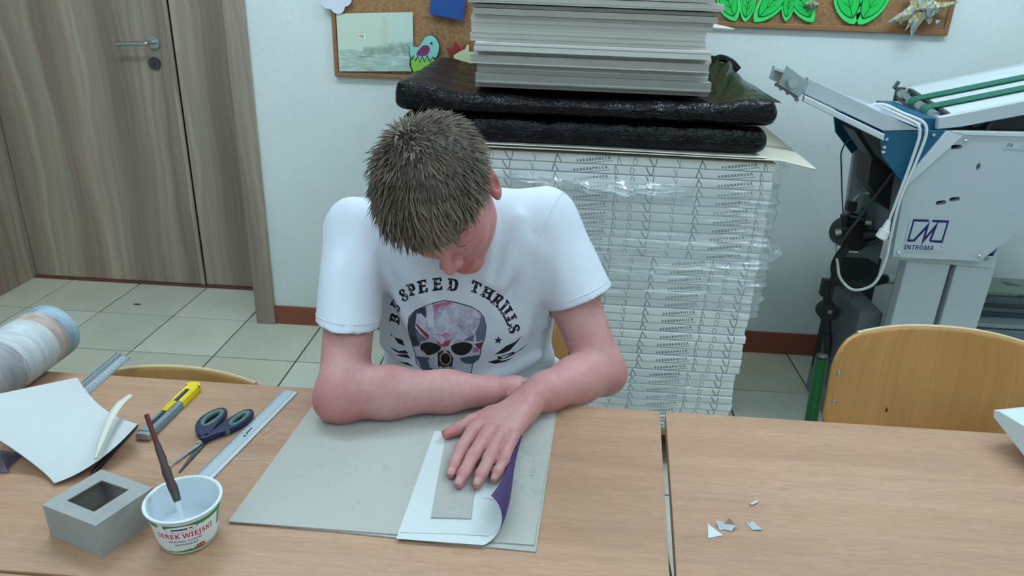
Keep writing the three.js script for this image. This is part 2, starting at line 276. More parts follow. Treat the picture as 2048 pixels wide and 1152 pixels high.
{
  const h = 0.0258, n = 33, y0 = 0.1305, wide = SX1 - SX0 - 0.012, deep = SZ1 - SZ0 - 0.012;
  for (let k = 0; k < n; k++) {
    const g = new RoundedBoxGeometry(wide, h - 0.0006, deep, 2, 0.0052).toNonIndexed(), p = g.attributes.position, nn = g.attributes.normal, uv = new Float32Array(p.count * 2);
    const yk = y0 + k * h, off = yk > 0.68 ? 0.069 + (hash(k, 17) - 0.5) * 0.006 : -0.031 - (0.615 - yk) * 0.04 + (hash(k, 17) - 0.5) * 0.006;
    for (let i = 0; i < p.count; i++) {
      // puffed front: the wrapper bulges a little between its edges
      const yy = p.getY(i) / h, xx = p.getX(i); if (p.getZ(i) > deep * 0.3) p.setZ(i, p.getZ(i) + (vn(xx * 9, k * 3.7) - 0.5) * 0.004);
      uv[i * 2] = (xx + wide / 2 - off) / 0.39; uv[i * 2 + 1] = Math.abs(nn.getZ(i)) > 0.25 ? clamp(yy + 0.5, 0.03, 0.97) : 0.03;
      if (Math.abs(nn.getX(i)) > 0.7) uv[i * 2] = p.getZ(i) / 0.39 + k * 0.13;
      if (nn.getY(i) > 0.8) { uv[i * 2] = 0.3; uv[i * 2 + 1] = 0.5; }
    }
    g.setAttribute('uv', new THREE.BufferAttribute(uv, 2));
    const m = obj('paper_pack', g, packMat[k % 3]);
    m.position.set((SX0 + SX1) / 2 + (hash(k, 3) - 0.5) * 0.006 + (k < 8 ? -0.006 : 0), y0 + (k + 0.5) * h, (SZ0 + SZ1) / 2 + (hash(k, 8) - 0.5) * 0.004);
    tag(m, k === 32 ? 'topmost white printed paper pack, right under the beige cardboard' : k === 0 ? 'lowest white printed paper pack, lying on the pallet' : 'white printed paper pack within the film-wrapped stack', 'paper pack', 'paper packs in the wrapped stack');
  }
}
{ // clear stretch film, wrinkled, round the front and the right side of the stack
  const film = phys(0xf4f8fa, 0.11, { transmission: 0.8, side: THREE.DoubleSide, thickness: 0, ior: 1.75, specularIntensity: 1 });
  const t = thing('stretch_film', 'clear wrinkled stretch film wrapped around the paper packs', 'plastic film');
  const wr = (s, y) => { // wrinkle height along arc s and height y
    const a = vn(s * 5 + 1.3, y * 95) * 0.010 * sstep(0.50, 0.62, y) * (1 - sstep(0.74, 0.80, y));
    const b = vn(s * 3 + y * 14, y * 42 - s * 6) * 0.007, c = vn(s * 26 + y * 60, y * 150 - s * 16) * 0.0022;
    const corner = Math.exp(-((s - 1.0) ** 2) / 0.012) * vn(s * 22 + y * 40, y * 130) * 0.012;
    return a + b + c + corner;
  };
  const round = (s, off, y) => { // path along the front then round the right corner
    const L = SX1 - SX0 - 0.02; if (s < L) return V(SX0 + 0.01 + s, y, SZ1 + 0.004 + off);
    const r = 0.015, q = (s - L) / r; if (q < Math.PI / 2) return V(SX1 - 0.01 + Math.sin(q) * (r + off), y, SZ1 + 0.004 - r + Math.cos(q) * (r + off));
    return V(SX1 + 0.005 + off, y, SZ1 + 0.004 - r - (s - L - r * Math.PI / 2));
  };
  const S = 1.33;
  obj('film_band', sheet1((u, v) => { const s = u * S, lo = 0.525 + 0.02 * vn(s * 14, 3) + 0.03 * Math.sin(s * 3), hi = 0.915 + 0.006 * vn(s * 20, 7), y = mix(lo, hi, v); return round(s, wr(s, y), y); }, 330, 190), film, t);
  obj('film_hem', sheet1((u, v) => { const s = 0.28 + u * 0.5, y = 0.885 + v * 0.05 - 0.02 * u, b = Math.sin(Math.PI * u) * Math.sin(Math.PI * v); return round(s, 0.012 + b * 0.018 + b * (vn(s * 24, v * 9) * 0.02 + vn(s * 70, v * 22) * 0.006), y + b * (vn(s * 30, 5) - 0.5) * 0.03); }, 120, 40), film, t);
  obj('film_tatter', sheet1((u, v) => { const s = 0.62 + u * 0.30 * (1 - 0.4 * v), y = 0.31 - v * 0.13 + 0.05 * u; const b = Math.sin(Math.PI * u); return round(s, 0.008 + b * 0.012 + vn(u * 9, v * 6) * 0.014, y); }, 60, 40), film, t);
  obj('film_tatter', sheet1((u, v) => { const y = 0.79 - v * 0.10, o = Math.sin(Math.PI * v) * u; return V(SX1 + 0.004 + o * 0.045 + vn(u * 5, v * 8) * 0.006, y - u * 0.02 * (1 - v), SZ1 - 0.03 + u * 0.02 + vn(u * 6, v * 7) * 0.01); }, 30, 40), film, t);
  obj('film_tatter', sheet1((u, v) => { const y = 0.985 - v * 0.07; return V(SX1 + 0.002 + u * 0.022 * (0.5 + vn(v * 9, 4)) + 0.004 * vn(u * 9, v * 14), y, SZ1 - 0.02 + Math.sin(u * 3 + v * 9) * 0.008); }, 24, 40), film, t);
}
{ // cardboard sheets between packs and black bundles
  const beige = std(0xcfc8b6, 0.85), top = SZ0;
  const b = obj('cover_board', sheet((u, v) => { const x = mix(1.245, 2.325, u), z = mix(0.30, 0.875, v); const over = clamp((x - 2.23) / 0.09); return V(x - over * (1 - v) * 0.0, 0.9925 + 0.0035 - over * v * 0.018 + 0.0004 * Math.sin(x * 8), z); }, 60, 20, 0.0022), beige);
  tag(b, 'beige cardboard sheet jutting out between the paper packs and black bundles', 'cardboard sheet');
  const w = obj('white_board_sheet', sheet((u, v) => V(mix(1.235, 2.192, u), 1.0005 + 0.0028 * Math.sin(Math.PI * clamp(u * 1.2)) * v * v, mix(0.25, 0.872, v)), 60, 12, 0.002), std(0xd8d6cc, 0.8));
  tag(w, 'thin whitish board sheet right under the lower black bundle', 'cardboard sheet');
}
// ---------------------------------------------------------------- black plastic bundles
const bagBump = dataTex(512, 512, (u, v) => grey(255 * (0.5 * fbm(u * 7, v * 16, 7, 16, 4) + 0.5 * Math.abs(fbm(u * 22, v * 30, 22, 30, 3) * 2 - 1))), false);
const bagMat = phys(0x05070c, 0.24, { bumpMap: bagBump, bumpScale: 0.005, specularIntensity: 0.55 });
function bundle(x0, x1, y0, y1, z0, z1, dents, rim) {
  const w = x1 - x0, h = y1 - y0, d = z1 - z0, g0 = new RoundedBoxGeometry(w, h, d, 14, Math.min(h * 0.42, 0.035)), g = new THREE.BoxGeometry(w, h, d, 110, 14, 60), p = g.attributes.position, r = Math.min(h * 0.45, 0.036);
  for (let i = 0; i < p.count; i++) {
    let x = p.getX(i), y = p.getY(i), z = p.getZ(i);
    const cx = clamp(x, -w / 2 + r, w / 2 - r), cy = clamp(y, -h / 2 + r, h / 2 - r), cz = clamp(z, -d / 2 + r, d / 2 - r); let dx = x - cx, dy = y - cy, dz = z - cz; const L = Math.hypot(dx, dy, dz) || 1;
    if (L > 1e-6) { x = cx + dx / L * r; y = cy + dy / L * r; z = cz + dz / L * r; }
    const nx = dx / L, ny = dy / L, nz = dz / L, fold = (vn3(x * 16 + 5, y * 20, z * 16) - 0.5) * 0.010 + (vn3(x * 46, y * 70, z * 46) - 0.5) * 0.005;
    x += nx * fold; z += nz * fold; if (y > 0) { y += fold * 0.6; y += dents(x + (x0 + x1) / 2, z + (z0 + z1) / 2) * sstep(-h * 0.1, h * 0.4, y); }
    p.setXYZ(i, x + (x0 + x1) / 2, y + (y0 + y1) / 2, z + (z0 + z1) / 2);
  }
  g.computeVertexNormals(); return boxUV(g, 4, 4);
}
{
  const lo = obj('black_bundle', bundle(1.222, 2.195, 1.0062, 1.0745, 0.20, 0.868, () => 0), bagMat);
  tag(lo, 'lower flat bundle wrapped in black plastic on the paper packs', 'wrapped bundle');
  const up = thing('black_bundle', 'upper black plastic bundle with knotted corner under the grey boards', 'wrapped bundle');
  obj('wrapping', bundle(1.208, 2.205, 1.0795, 1.137, 0.18, 0.872, (x, z) => {
    const sag = -0.014 * Math.exp(-(((x - 1.68) / 0.3) ** 2)) * sstep(0.45, 0.8, z);         // front edge sags under the boards
    const left = 0.022 * sstep(1.385, 1.24, x), right = 0.012 * sstep(2.05, 2.16, x);
    return sag + left + right;
  }), bagMat, up);
  // gathered corner of the bag with its knot
  obj('gathered_plastic', sheet((u, v) => { const x = mix(2.075, 2.262, u), z = mix(0.20, 0.80, v), ridge = sstep(0, 0.2, v) * Math.pow(1 - v, 0.9), prof = sstep(0, 0.18, u) * (1 - sstep(0.5, 1.0, u)); const crease = (vn(u * 9 + v * 7, v * 2.5) - 0.5) * 0.026 + (vn(u * 22 + v * 17, v * 4) - 0.5) * 0.012; return V(x - v * 0.035, 1.133 + 0.078 * prof * ridge + crease * (0.25 + 0.75 * prof) * (1 - v * 0.6), z); }, 90, 70, 0.001), bagMat, up);
  obj('knot', [new THREE.SphereGeometry(0.019, 20, 14).scale(1, 1.15, 0.9).translate(2.128, 1.188, 0.30), tube([[2.128, 1.188, 0.30], [2.108, 1.186, 0.30], [2.09, 1.188, 0.305]], 0.007, 12, 8), tube([[2.14, 1.195, 0.29], [2.165, 1.20, 0.27], [2.20, 1.188, 0.27], [2.225, 1.165, 0.28]], 0.012, 20, 10)], bagMat, up);
}
{ // stack of grey bookbinding boards, in bundles that are not quite flush
  const mats = [0xd2cfc8, 0xb4b1aa, 0xdcdad4, 0xa19e97, 0xc6c3bc].map(c => std(c, 0.92));
  let y = 1.1425, k = 0, xo = 0, zo = 0, left = 0, mi = 0, wv = 0;
  while (y < 1.46) {
    if (left <= 0) { left = 3 + Math.floor(hash(k, 11) * 6); xo = (hash(k, 21) - 0.5) * 0.024; zo = (hash(k, 31) - 0.5) * 0.044; mi = Math.floor(hash(k, 41) * 5); wv = (hash(k, 47) - 0.5) * 0.02; if (y > 1.26) xo -= 0.006; if (y > 1.33) { wv += 0.02; } }
    left--;
    const th = 0.0026 + hash(k, 51) * 0.0006, x0 = 1.408 + xo - wv / 2 + (hash(k, 61) - 0.5) * 0.003, x1 = 2.022 + xo + wv / 2 + (hash(k, 71) - 0.5) * 0.003, zf = 0.822 + zo + (hash(k, 81) - 0.5) * 0.0008;
    const long = k === 56; // one thin sheet sticks out on the right
    const g = span(x0, long ? x1 + 0.055 : x1, y, y + th, 0.24 + zo, zf);
    const b = obj('grey_board', boxUV(g, 2, 2), long ? mats[2] : mats[(mi + (hash(k, 91) > 0.8 ? 1 : 0)) % 5]);
    tag(b, long ? 'thin grey sheet sticking out to one side of the grey board stack' : 'grey bookbinding board in the tall stack on the black bundles', 'board', long ? undefined : 'grey boards in the tall stack');
    if (left <= 0 && hash(k, 95) > 0.45) y += 0.0012 + 0.002 * hash(k, 96);
    y += th + 0.0001; k++;
  }
}
// ---------------------------------------------------------------- cork boards and decorations
function corkBoard(name, label, x0, x1, y0, y1, fr) {
  const t = thing(name, label, 'cork board');
  obj('cork', span(x0 + 0.01, x1 - 0.01, y0 + 0.01, y1 - 0.01, 0.001, 0.012), M.cork, t);
  const fm = std(0x8f6440, 0.6), w = fr;
  obj('frame_rail', rspan(x0, x1, y0, y0 + w, 0.0005, 0.019, 0.003), fm, t); obj('frame_rail', rspan(x0, x1, y1 - w, y1, 0.0005, 0.019, 0.003), fm, t);
  obj('frame_stile', rspan(x0, x0 + w, y0, y1, 0.0005, 0.0188, 0.003), fm, t); obj('frame_stile', rspan(x1 - w, x1, y0, y1, 0.0005, 0.0188, 0.003), fm, t);
}
corkBoard('cork_board', 'brown framed cork board with a landscape print and cut-out bird', 0.793, 1.72, 1.058, 1.66, 0.016);
corkBoard('cork_board', 'brown framed cork board decorated with bright green paper leaves', 1.95, 2.99, 1.288, 1.89, 0.018);
{ // painted landscape print
  const tex = canvasTex(512, 384, (c, w, h) => {
    const g = c.createLinearGradient(0, 0, w, h * 0.3); g.addColorStop(0, '#c9d6c2'); g.addColorStop(1, '#bdd3c8'); c.fillStyle = g; c.fillRect(0, 0, w, h);
    let s = 7; const r = () => (s = (s * 16807) % 2147483647) / 2147483647;
    for (let i = 0; i < 260; i++) { const y = 250 + r() * 130, x = r() * w; c.fillStyle = `rgba(${120 + r() * 60},${150 + r() * 45},${140 + r() * 50},0.22)`; c.beginPath(); c.ellipse(x, y, 12 + r() * 46, 3 + r() * 9, (r() - 0.5) * 0.3, 0, 7); c.fill(); }
    for (let i = 0; i < 90; i++) { const x = 180 + r() * 330, y = 250 - (x - 180) * 0.22 * r() + r() * 20; c.fillStyle = `rgba(110,135,115,${0.08 + r() * 0.14})`; c.beginPath(); c.ellipse(x, y - 20 * r(), 6 + r() * 18, 8 + r() * 22, 0, 0, 7); c.fill(); }
    c.lineWidth = 3; for (let i = 0; i < 26; i++) { const x = r() * w; c.strokeStyle = `rgba(70,95,85,${0.18 + r() * 0.3})`; const y = x < 180 ? 282 + r() * 12 : 268 + r() * 20 - (x - 180) * 0.08; c.beginPath(); c.moveTo(x, y); c.lineTo(x + 20 + r() * 40, y + (r() - 0.5) * 10); c.stroke(); }
    c.fillStyle = 'rgba(190,184,130,0.22)'; c.beginPath(); c.ellipse(318, 130, 26, 110, 0.05, 0, 7); c.fill(); 
    c.fillStyle = '#eef0dc'; c.fillRect(146, 142, 42, 28); c.strokeStyle = '#7a5a40'; c.lineWidth = 5; c.beginPath(); c.arc(160, 156, 8, 0, 7); c.stroke(); c.beginPath(); c.moveTo(177, 146); c.lineTo(172, 168); c.stroke();
  });
  const g = plate([[0.813, 1.077], [1.095, 1.0895], [1.095, 1.296], [0.813, 1.280]], 0.0195, 0.0215); const p = g.attributes.position, uv = g.attributes.uv; for (let i = 0; i < p.count; i++) uv.setXY(i, (p.getX(i) - 0.813) / 0.282, (p.getY(i) - 1.083) / 0.207);
  tag(obj('landscape_print', g, std(0xffffff, 0.55, { map: tex })), 'pale green misty landscape print pinned on the cork board', 'print');
}
{ // cloud-shaped white paper flower at the board's corner
  const t = thing('paper_flower', 'white lobed paper flower pinned over the cork board corner', 'paper cut-out');
  const cx = 0.815, cy = 1.335, pts = []; for (let i = 0; i < 100; i++) { const a = i / 100 * Math.PI * 2, r = 0.043 + 0.013 * Math.abs(Math.cos(a * 2.5 + 0.35)) ; pts.push([cx + Math.cos(a) * r * 1.05, cy + Math.sin(a) * r]); }
  obj('petals', plate(pts, 0.024, 0.0262), std(0xd6d8e6, 0.8), t); obj('pin', new THREE.SphereGeometry(0.0022, 10, 8).translate(0.822, 1.3275, 0.0265), M.steel, t);
}
tag(obj('blue_paper', plate([[1.158, 1.292], [1.279, 1.274], [1.292, 1.372], [1.166, 1.378]], 0.028, 0.0305), std(0x1f4b8d, 0.8)), 'blue paper square pinned on the cork board', 'paper');
{ // bird in an egg shell
  const t = thing('paper_bird', 'pale turquoise paper bird with purple wing in green eggshell', 'paper cut-out');
  const line = std(0x10201c, 0.8), z = 0.024;
  const body = [[1.072, 1.188], [1.083, 1.172], [1.083, 1.15], [1.10, 1.128], [1.135, 1.118], [1.168, 1.128], [1.187, 1.155], [1.192, 1.185], [1.181, 1.208], [1.163, 1.219], [1.142, 1.212], [1.13, 1.194], [1.115, 1.177], [1.095, 1.178]];
  const grow = (p, k, c) => p.map(([x, y]) => [c[0] + (x - c[0]) * k, c[1] + (y - c[1]) * k]);
  obj('outline', plate(blob(grow(body, 1.05, [1.135, 1.165])), z, z + 0.002), line, t);
  obj('body', plate(blob(body), z + 0.002, z + 0.0035), std(0x86c9c0, 0.75), t);
  obj('wing', plate(blob([[1.108, 1.150], [1.118, 1.168], [1.135, 1.183], [1.152, 1.183], [1.157, 1.17], [1.148, 1.152], [1.128, 1.147]]), z + 0.0035, z + 0.005), std(0x7d2a63, 0.75), t);
  obj('eye', new THREE.CylinderGeometry(0.0042, 0.0042, 0.001, 16).rotateX(Math.PI / 2).translate(1.164, 1.192, z + 0.0042), line, t);
  const zig = [[1.084, 1.152], [1.089, 1.132], [1.097, 1.150], [1.103, 1.130], [1.112, 1.146], [1.12, 1.126], [1.13, 1.147], [1.138, 1.128], [1.148, 1.15], [1.158, 1.13], [1.17, 1.146], [1.19, 1.128]];
  obj('eggshell_outline', plate([...zig, [1.197, 1.10], [1.185, 1.072], [1.16, 1.055], [1.12, 1.055], [1.095, 1.075], [1.082, 1.11]], z + 0.0035, z + 0.005), line, t);
  obj('eggshell', plate([...zig.map(([x, y]) => [x * 0.96 + 0.0455, y - 0.006]), [1.19, 1.10], [1.18, 1.076], [1.157, 1.06], [1.122, 1.06], [1.10, 1.079], [1.088, 1.11]], z + 0.005, z + 0.0065), std(0x86c24a, 0.75), t);
}
{ // red and cream paper cut-out behind the bundle
  const t = thing('paper_flower', 'red and cream paper blossom half hidden behind the black bundle', 'paper cut-out');
  const z = 0.022, ol = std(0x18120f, 0.8);
  for (const [x, y, a, s] of [[1.262, 1.165, 0.35, 1], [1.285, 1.165, -0.25, 0.9], [1.245, 1.16, 1.0, 0.8]]) { const pts = [[-0.014, 0], [-0.012, 0.018], [0, 0.04], [0.012, 0.018], [0.014, 0]].map(([u, w]) => [x + (u * Math.cos(a) - w * Math.sin(a)) * s, y + (u * Math.sin(a) + w * Math.cos(a)) * s]); obj('petal', plate(pts, z, z + 0.002), std(0x8e2a22, 0.75), t); }
  const cream = [[1.245, 1.152], [1.27, 1.168], [1.288, 1.176], [1.296, 1.196], [1.303, 1.19], [1.303, 1.168], [1.33, 1.168], [1.335, 1.13], [1.25, 1.12]];
  obj('outline', plate(cream.map(([x, y]) => [1.29 + (x - 1.29) * 1.06, 1.16 + (y - 1.16) * 1.08]), z + 0.002, z + 0.0035), ol, t); obj('cream_petal', plate(cream, z + 0.0035, z + 0.005), std(0xc9d3a8, 0.75), t);
}
{ // green leaves, each cut from paper with a drawn inner leaf and veins
  const rim = std(0x33d968, 0.7), inner = std(0x0ec24e, 0.7), ink = std(0x0a5a1e, 0.7);
  const leaf = (x, y, len, wid, ang, label) => { // x,y = pointed lower tip
    const t = thing('paper_leaf', label, 'paper leaf', [x, y, 0.0205], 0, 'green paper leaves on the cork board'); t.rotation.z = ang;
    const out = k => { const o = []; for (let i = 0; i <= 24; i++) { const s = i / 24; o.push([Math.pow(Math.sin(Math.PI * Math.pow(s, 0.85)), 0.8) * wid / 2 * k, s * len]); } for (let i = 24; i >= 0; i--) { const s = i / 24; o.push([-Math.pow(Math.sin(Math.PI * Math.pow(s, 0.85)), 0.8) * wid / 2 * k, s * len]); } return o.slice(0, -1); };
    const sc = (p, k) => p.map(([a, b]) => [a * k, len / 2 + (b - len / 2) * k]);
    obj('leaf_sheet', plate(out(1), 0, 0.0022), rim, t); obj('inked_line', plate(sc(out(1), 0.80), 0.0022, 0.0028), ink, t); obj('leaf_centre', plate(sc(out(1), 0.74), 0.0028, 0.0034), inner, t);
    const vs = [rod([0, len * 0.12, 0.0036], [0, len * 0.8, 0.0036], 0.0012, 0.0008, 6)]; for (const s of [0.3, 0.45, 0.6]) for (const q of [-1, 1]) vs.push(rod([0, len * s, 0.0036], [q * wid * 0.2, len * (s + 0.13), 0.0036], 0.001, 0.0006, 6));
    obj('veins', vs, ink, t);
  };
  const lab = ['broad green paper leaf touching the grey board stack', 'narrow green paper leaf between two broad ones by the grey board stack', 'broad green paper leaf leaning towards the ornament, between two narrow ones', 'narrow green paper leaf in the middle of the leaf row', 'broad green paper leaf leaning away from the paired leaves', 'green paper leaf of the overlapping pair, leaning to the board stack', 'green paper leaf of the overlapping pair, leaning to the star ornament'];
  const ord = [[2.250, 1.309, 0.16, 0.075, 0.5], [2.283, 1.307, 0.13, 0.052, -0.02], [2.314, 1.308, 0.20, 0.082, -0.66], [2.424, 1.314, 0.13, 0.046, 0.0], [2.518, 1.315, 0.19, 0.074, 0.66], [2.660, 1.313, 0.2, 0.095, 0.42], [2.676, 1.313, 0.2, 0.095, -0.42]];
  ord.forEach((a, i) => leaf(...a, lab[i]));
  const r = thing('paper_rosette', 'small crumpled beige paper rosette above the green leaves', 'paper ornament', [2.50, 1.372, 0.03]);
  for (let i = 0; i < 7; i++) { const a = i / 7 * 6.283; obj('petal', new THREE.ConeGeometry(0.009, 0.024, 4).rotateZ(-a - 1.57 + 3.14).translate(Math.cos(a) * 0.011, Math.sin(a) * 0.011, (i % 2) * 0.004), std(0x9b9679, 0.8), r); }
}
{ // crumpled patterned paper star at the board's end
  const t = thing('paper_star', 'crumpled blue and khaki patterned paper star on the cork board corner', 'paper ornament');
  const tex = canvasTex(256, 256, (c, w, h) => { c.fillStyle = '#a19870'; c.fillRect(0, 0, w, h); let s = 5; const r = () => (s = (s * 16807) % 2147483647) / 2147483647; for (let i = 0; i < 150; i++) { c.fillStyle = ['#6f9dbd', '#5584ad', '#c9cbb0', '#8f865c', '#7d7748', '#b9b48f', '#8fb4c4'][i % 7]; c.beginPath(); c.ellipse(r() * w, r() * h, 5 + r() * 14, 3 + r() * 8, r() * 6, 0, 7); c.fill(); } }, true);
  const m = std(0xffffff, 0.7, { map: tex });
  const spike = (bx, by, tx, ty, w, z) => { // folded pyramid from base to tip
    const d = V(tx - bx, ty - by, 0), L = d.length(); const g = new THREE.ConeGeometry(w, L, 5, 4).toNonIndexed(); const p = g.attributes.position; for (let i = 0; i < p.count; i++) { const x = p.getX(i), y = p.getY(i), zz = p.getZ(i), k = (vn3(x * 90 + tx * 50, y * 90, zz * 90) - 0.5) * 0.014; p.setXYZ(i, x + k, y + k, zz * 0.55 + k * 0.6); }
    g.computeVertexNormals(); g.translate(0, L / 2, 0); g.applyQuaternion(new THREE.Quaternion().setFromUnitVectors(V(0, 1, 0), d.normalize())); return boxUV(g.translate(bx, by, z), 9, 9);
  };
  for (const a of [[2.86, 1.36, 2.853, 1.279, 0.03, 0.05], [2.85, 1.37, 2.764, 1.322, 0.034, 0.046], [2.88, 1.37, 2.985, 1.40, 0.028, 0.05], [2.86, 1.37, 2.81, 1.445, 0.035, 0.045], [2.87, 1.37, 2.92, 1.44, 0.035, 0.045], [2.82, 1.355, 2.812, 1.318, 0.022, 0.042], [2.89, 1.36, 2.915, 1.325, 0.024, 0.042], [2.85, 1.355, 2.83, 1.30, 0.02, 0.05]]) obj('fold', spike(...a), m, t);
  obj('shred', [new THREE.TetrahedronGeometry(0.011).translate(2.937, 1.332, 0.034)], std(0x9fb9c9, 0.7), t);
}
// ---------------------------------------------------------------- plywood school chairs with green tube frames
function makeChair(label, pos, turn, s, seatY, back0, back1, lean = 0.12) {
  const t = thing('school_chair', label, 'chair', pos, turn, 'plywood school chairs');
  const hw = 0.208 * s, zb = -0.19 * s;
  const bend = x => 0.028 * s * (x / hw) ** 2; // backrest curves forward at its sides
  const back = (() => {
    const h = back1 - back0, nx = 48, ny = 26, pos2 = [];
    // rounded outline: superellipse top, rounded bottom corners, mapped onto a grid
    const f = (u, v) => { const yy = v, cornerB = 0.16, cornerT = 0.42; let w = 1; if (yy < cornerB) { const q = 1 - yy / cornerB; w = 1 - 0.10 * (1 - Math.sqrt(Math.max(0, 1 - q * q))); } if (yy > 1 - cornerT) { const q = (yy - 1 + cornerT) / cornerT; w = 1 - 0.20 * (1 - Math.sqrt(Math.max(0, 1 - q * q))); } const x = (u * 2 - 1) * hw * w; const y = back0 + h * yy - (yy > 0.5 ? 0.030 * s * Math.pow(Math.abs(x / hw), 2.4) * (yy - 0.5) * 2 : 0); return V(x, y, zb + bend(x) - lean * (y - back0)); };
    return sheet(f, nx, ny, 0.0085);
  })();
  const uv = back.attributes.uv; for (let i = 0; i < uv.count; i++) uv.setXY(i, uv.getX(i) * 0.9 + s * 0.3, uv.getY(i) * 0.5);
  const b = obj('backrest', back, M.ply, t);
  // light edge band of the bent plywood, along the top
  const top = []; for (let i = 0; i <= 40; i++) { const a = i / 40 * 2 - 1, x = a * hw * 0.8, y = back1 - 0.030 * s * Math.pow(Math.abs(x / hw), 2.4); top.push([x, y, zb + bend(x) - lean * (y - back0)]); }
  obj('edge_ply', tube(top, 0.0044, 60, 6), M.plyEdge, b);
  const seat = obj('seat', sheet((u, v) => { const x = (u * 2 - 1) * hw * 0.98 * (1 - 0.1 * Math.pow(v, 6)) * (v < 0.06 ? 0.94 + v : 1), z = mix(zb + 0.03, 0.2 * s, v); return V(x, seatY - 0.008 * Math.sin(Math.PI * (0.2 + 0.6 * u)) - 0.03 * Math.pow(v, 5), z); }, 30, 24, 0.009), M.ply, t);
  for (const q of [-1, 1]) {
    const x = q * (hw + 0.012 * s), zt = y => zb - 0.012 - lean * (y - back0) + bend(hw) * 0.4;
    const yt = back0 + (back1 - back0) * (lean < 0 ? 0.45 : 0.64), up = rod([0, 0, 0], [0, 1, 0], 0.5, 0.5, 20);
    const g = tube([[x, 0.012, zb - 0.10 * s], [x, seatY * 0.6, zb - 0.01], [x, seatY, zb + 0.012], [x, back0, zt(back0)], [x, yt, zt(yt)]], 0.0135, 60, 14);
    const post = obj('rear_upright', g, M.green, t); obj('end_cap', new THREE.SphereGeometry(0.0142, 16, 10).scale(1, 0.5, 1).translate(x, yt, zt(yt)), M.black, post);
    obj('front_leg', tube([[x, seatY - 0.016, zb + 0.0], [x, seatY - 0.02, 0.10 * s], [x, seatY - 0.06, 0.155 * s], [x, 0.012, 0.18 * s]], 0.0125, 40, 12), M.green, t);
    obj('foot_cap', [new THREE.CylinderGeometry(0.0155, 0.0165, 0.022, 14).translate(x, 0.0112, zb - 0.10 * s), new THREE.CylinderGeometry(0.015, 0.016, 0.022, 14).translate(x, 0.0112, 0.18 * s)], M.rubber, t);
    for (const f of [0.28, 0.56]) { const y = back0 + (back1 - back0) * f, xb = q * hw * 0.925; const sc = obj('bolt', [new THREE.CylinderGeometry(0.0052, 0.0062, 0.003, 16).rotateX(Math.PI / 2).translate(0, 0, 0.0012), new THREE.TorusGeometry(0.0034, 0.0012, 6, 14).translate(0, 0, 0.0028)], M.steel, t); sc.position.set(xb, y, zb + bend(xb) - lean * (y - back0) + 0.0046); }
  }
  obj('cross_bar', [rod([-hw, seatY - 0.018, 0.08 * s], [hw, seatY - 0.018, 0.08 * s], 0.01), rod([-hw, seatY - 0.014, zb + 0.05], [hw, seatY - 0.014, zb + 0.05], 0.01)], M.green, t);
  return t;
}
const chairB = makeChair('empty plywood chair with bolted backrest in front of the folding machine', [2.445, 0, 1.62], -0.03, 1.03, 0.435, 0.545, 0.776);
obj('knot_hole', new THREE.SphereGeometry(0.004, 10, 8).scale(0.6, 1.3, 0.25).translate(-0.082, 0.592, -0.187), std(0x4a2c18, 0.8), chairB);
makeChair('plywood chair pushed under the table beside the paper roll', [0.935, 0, 1.758], 0.0, 0.92, 0.37, 0.47, 0.686, -0.08);
makeChair('plywood chair that the person is sitting on', [1.487, 0, 1.36], 0.0, 1.03, 0.43, 0.535, 0.765);

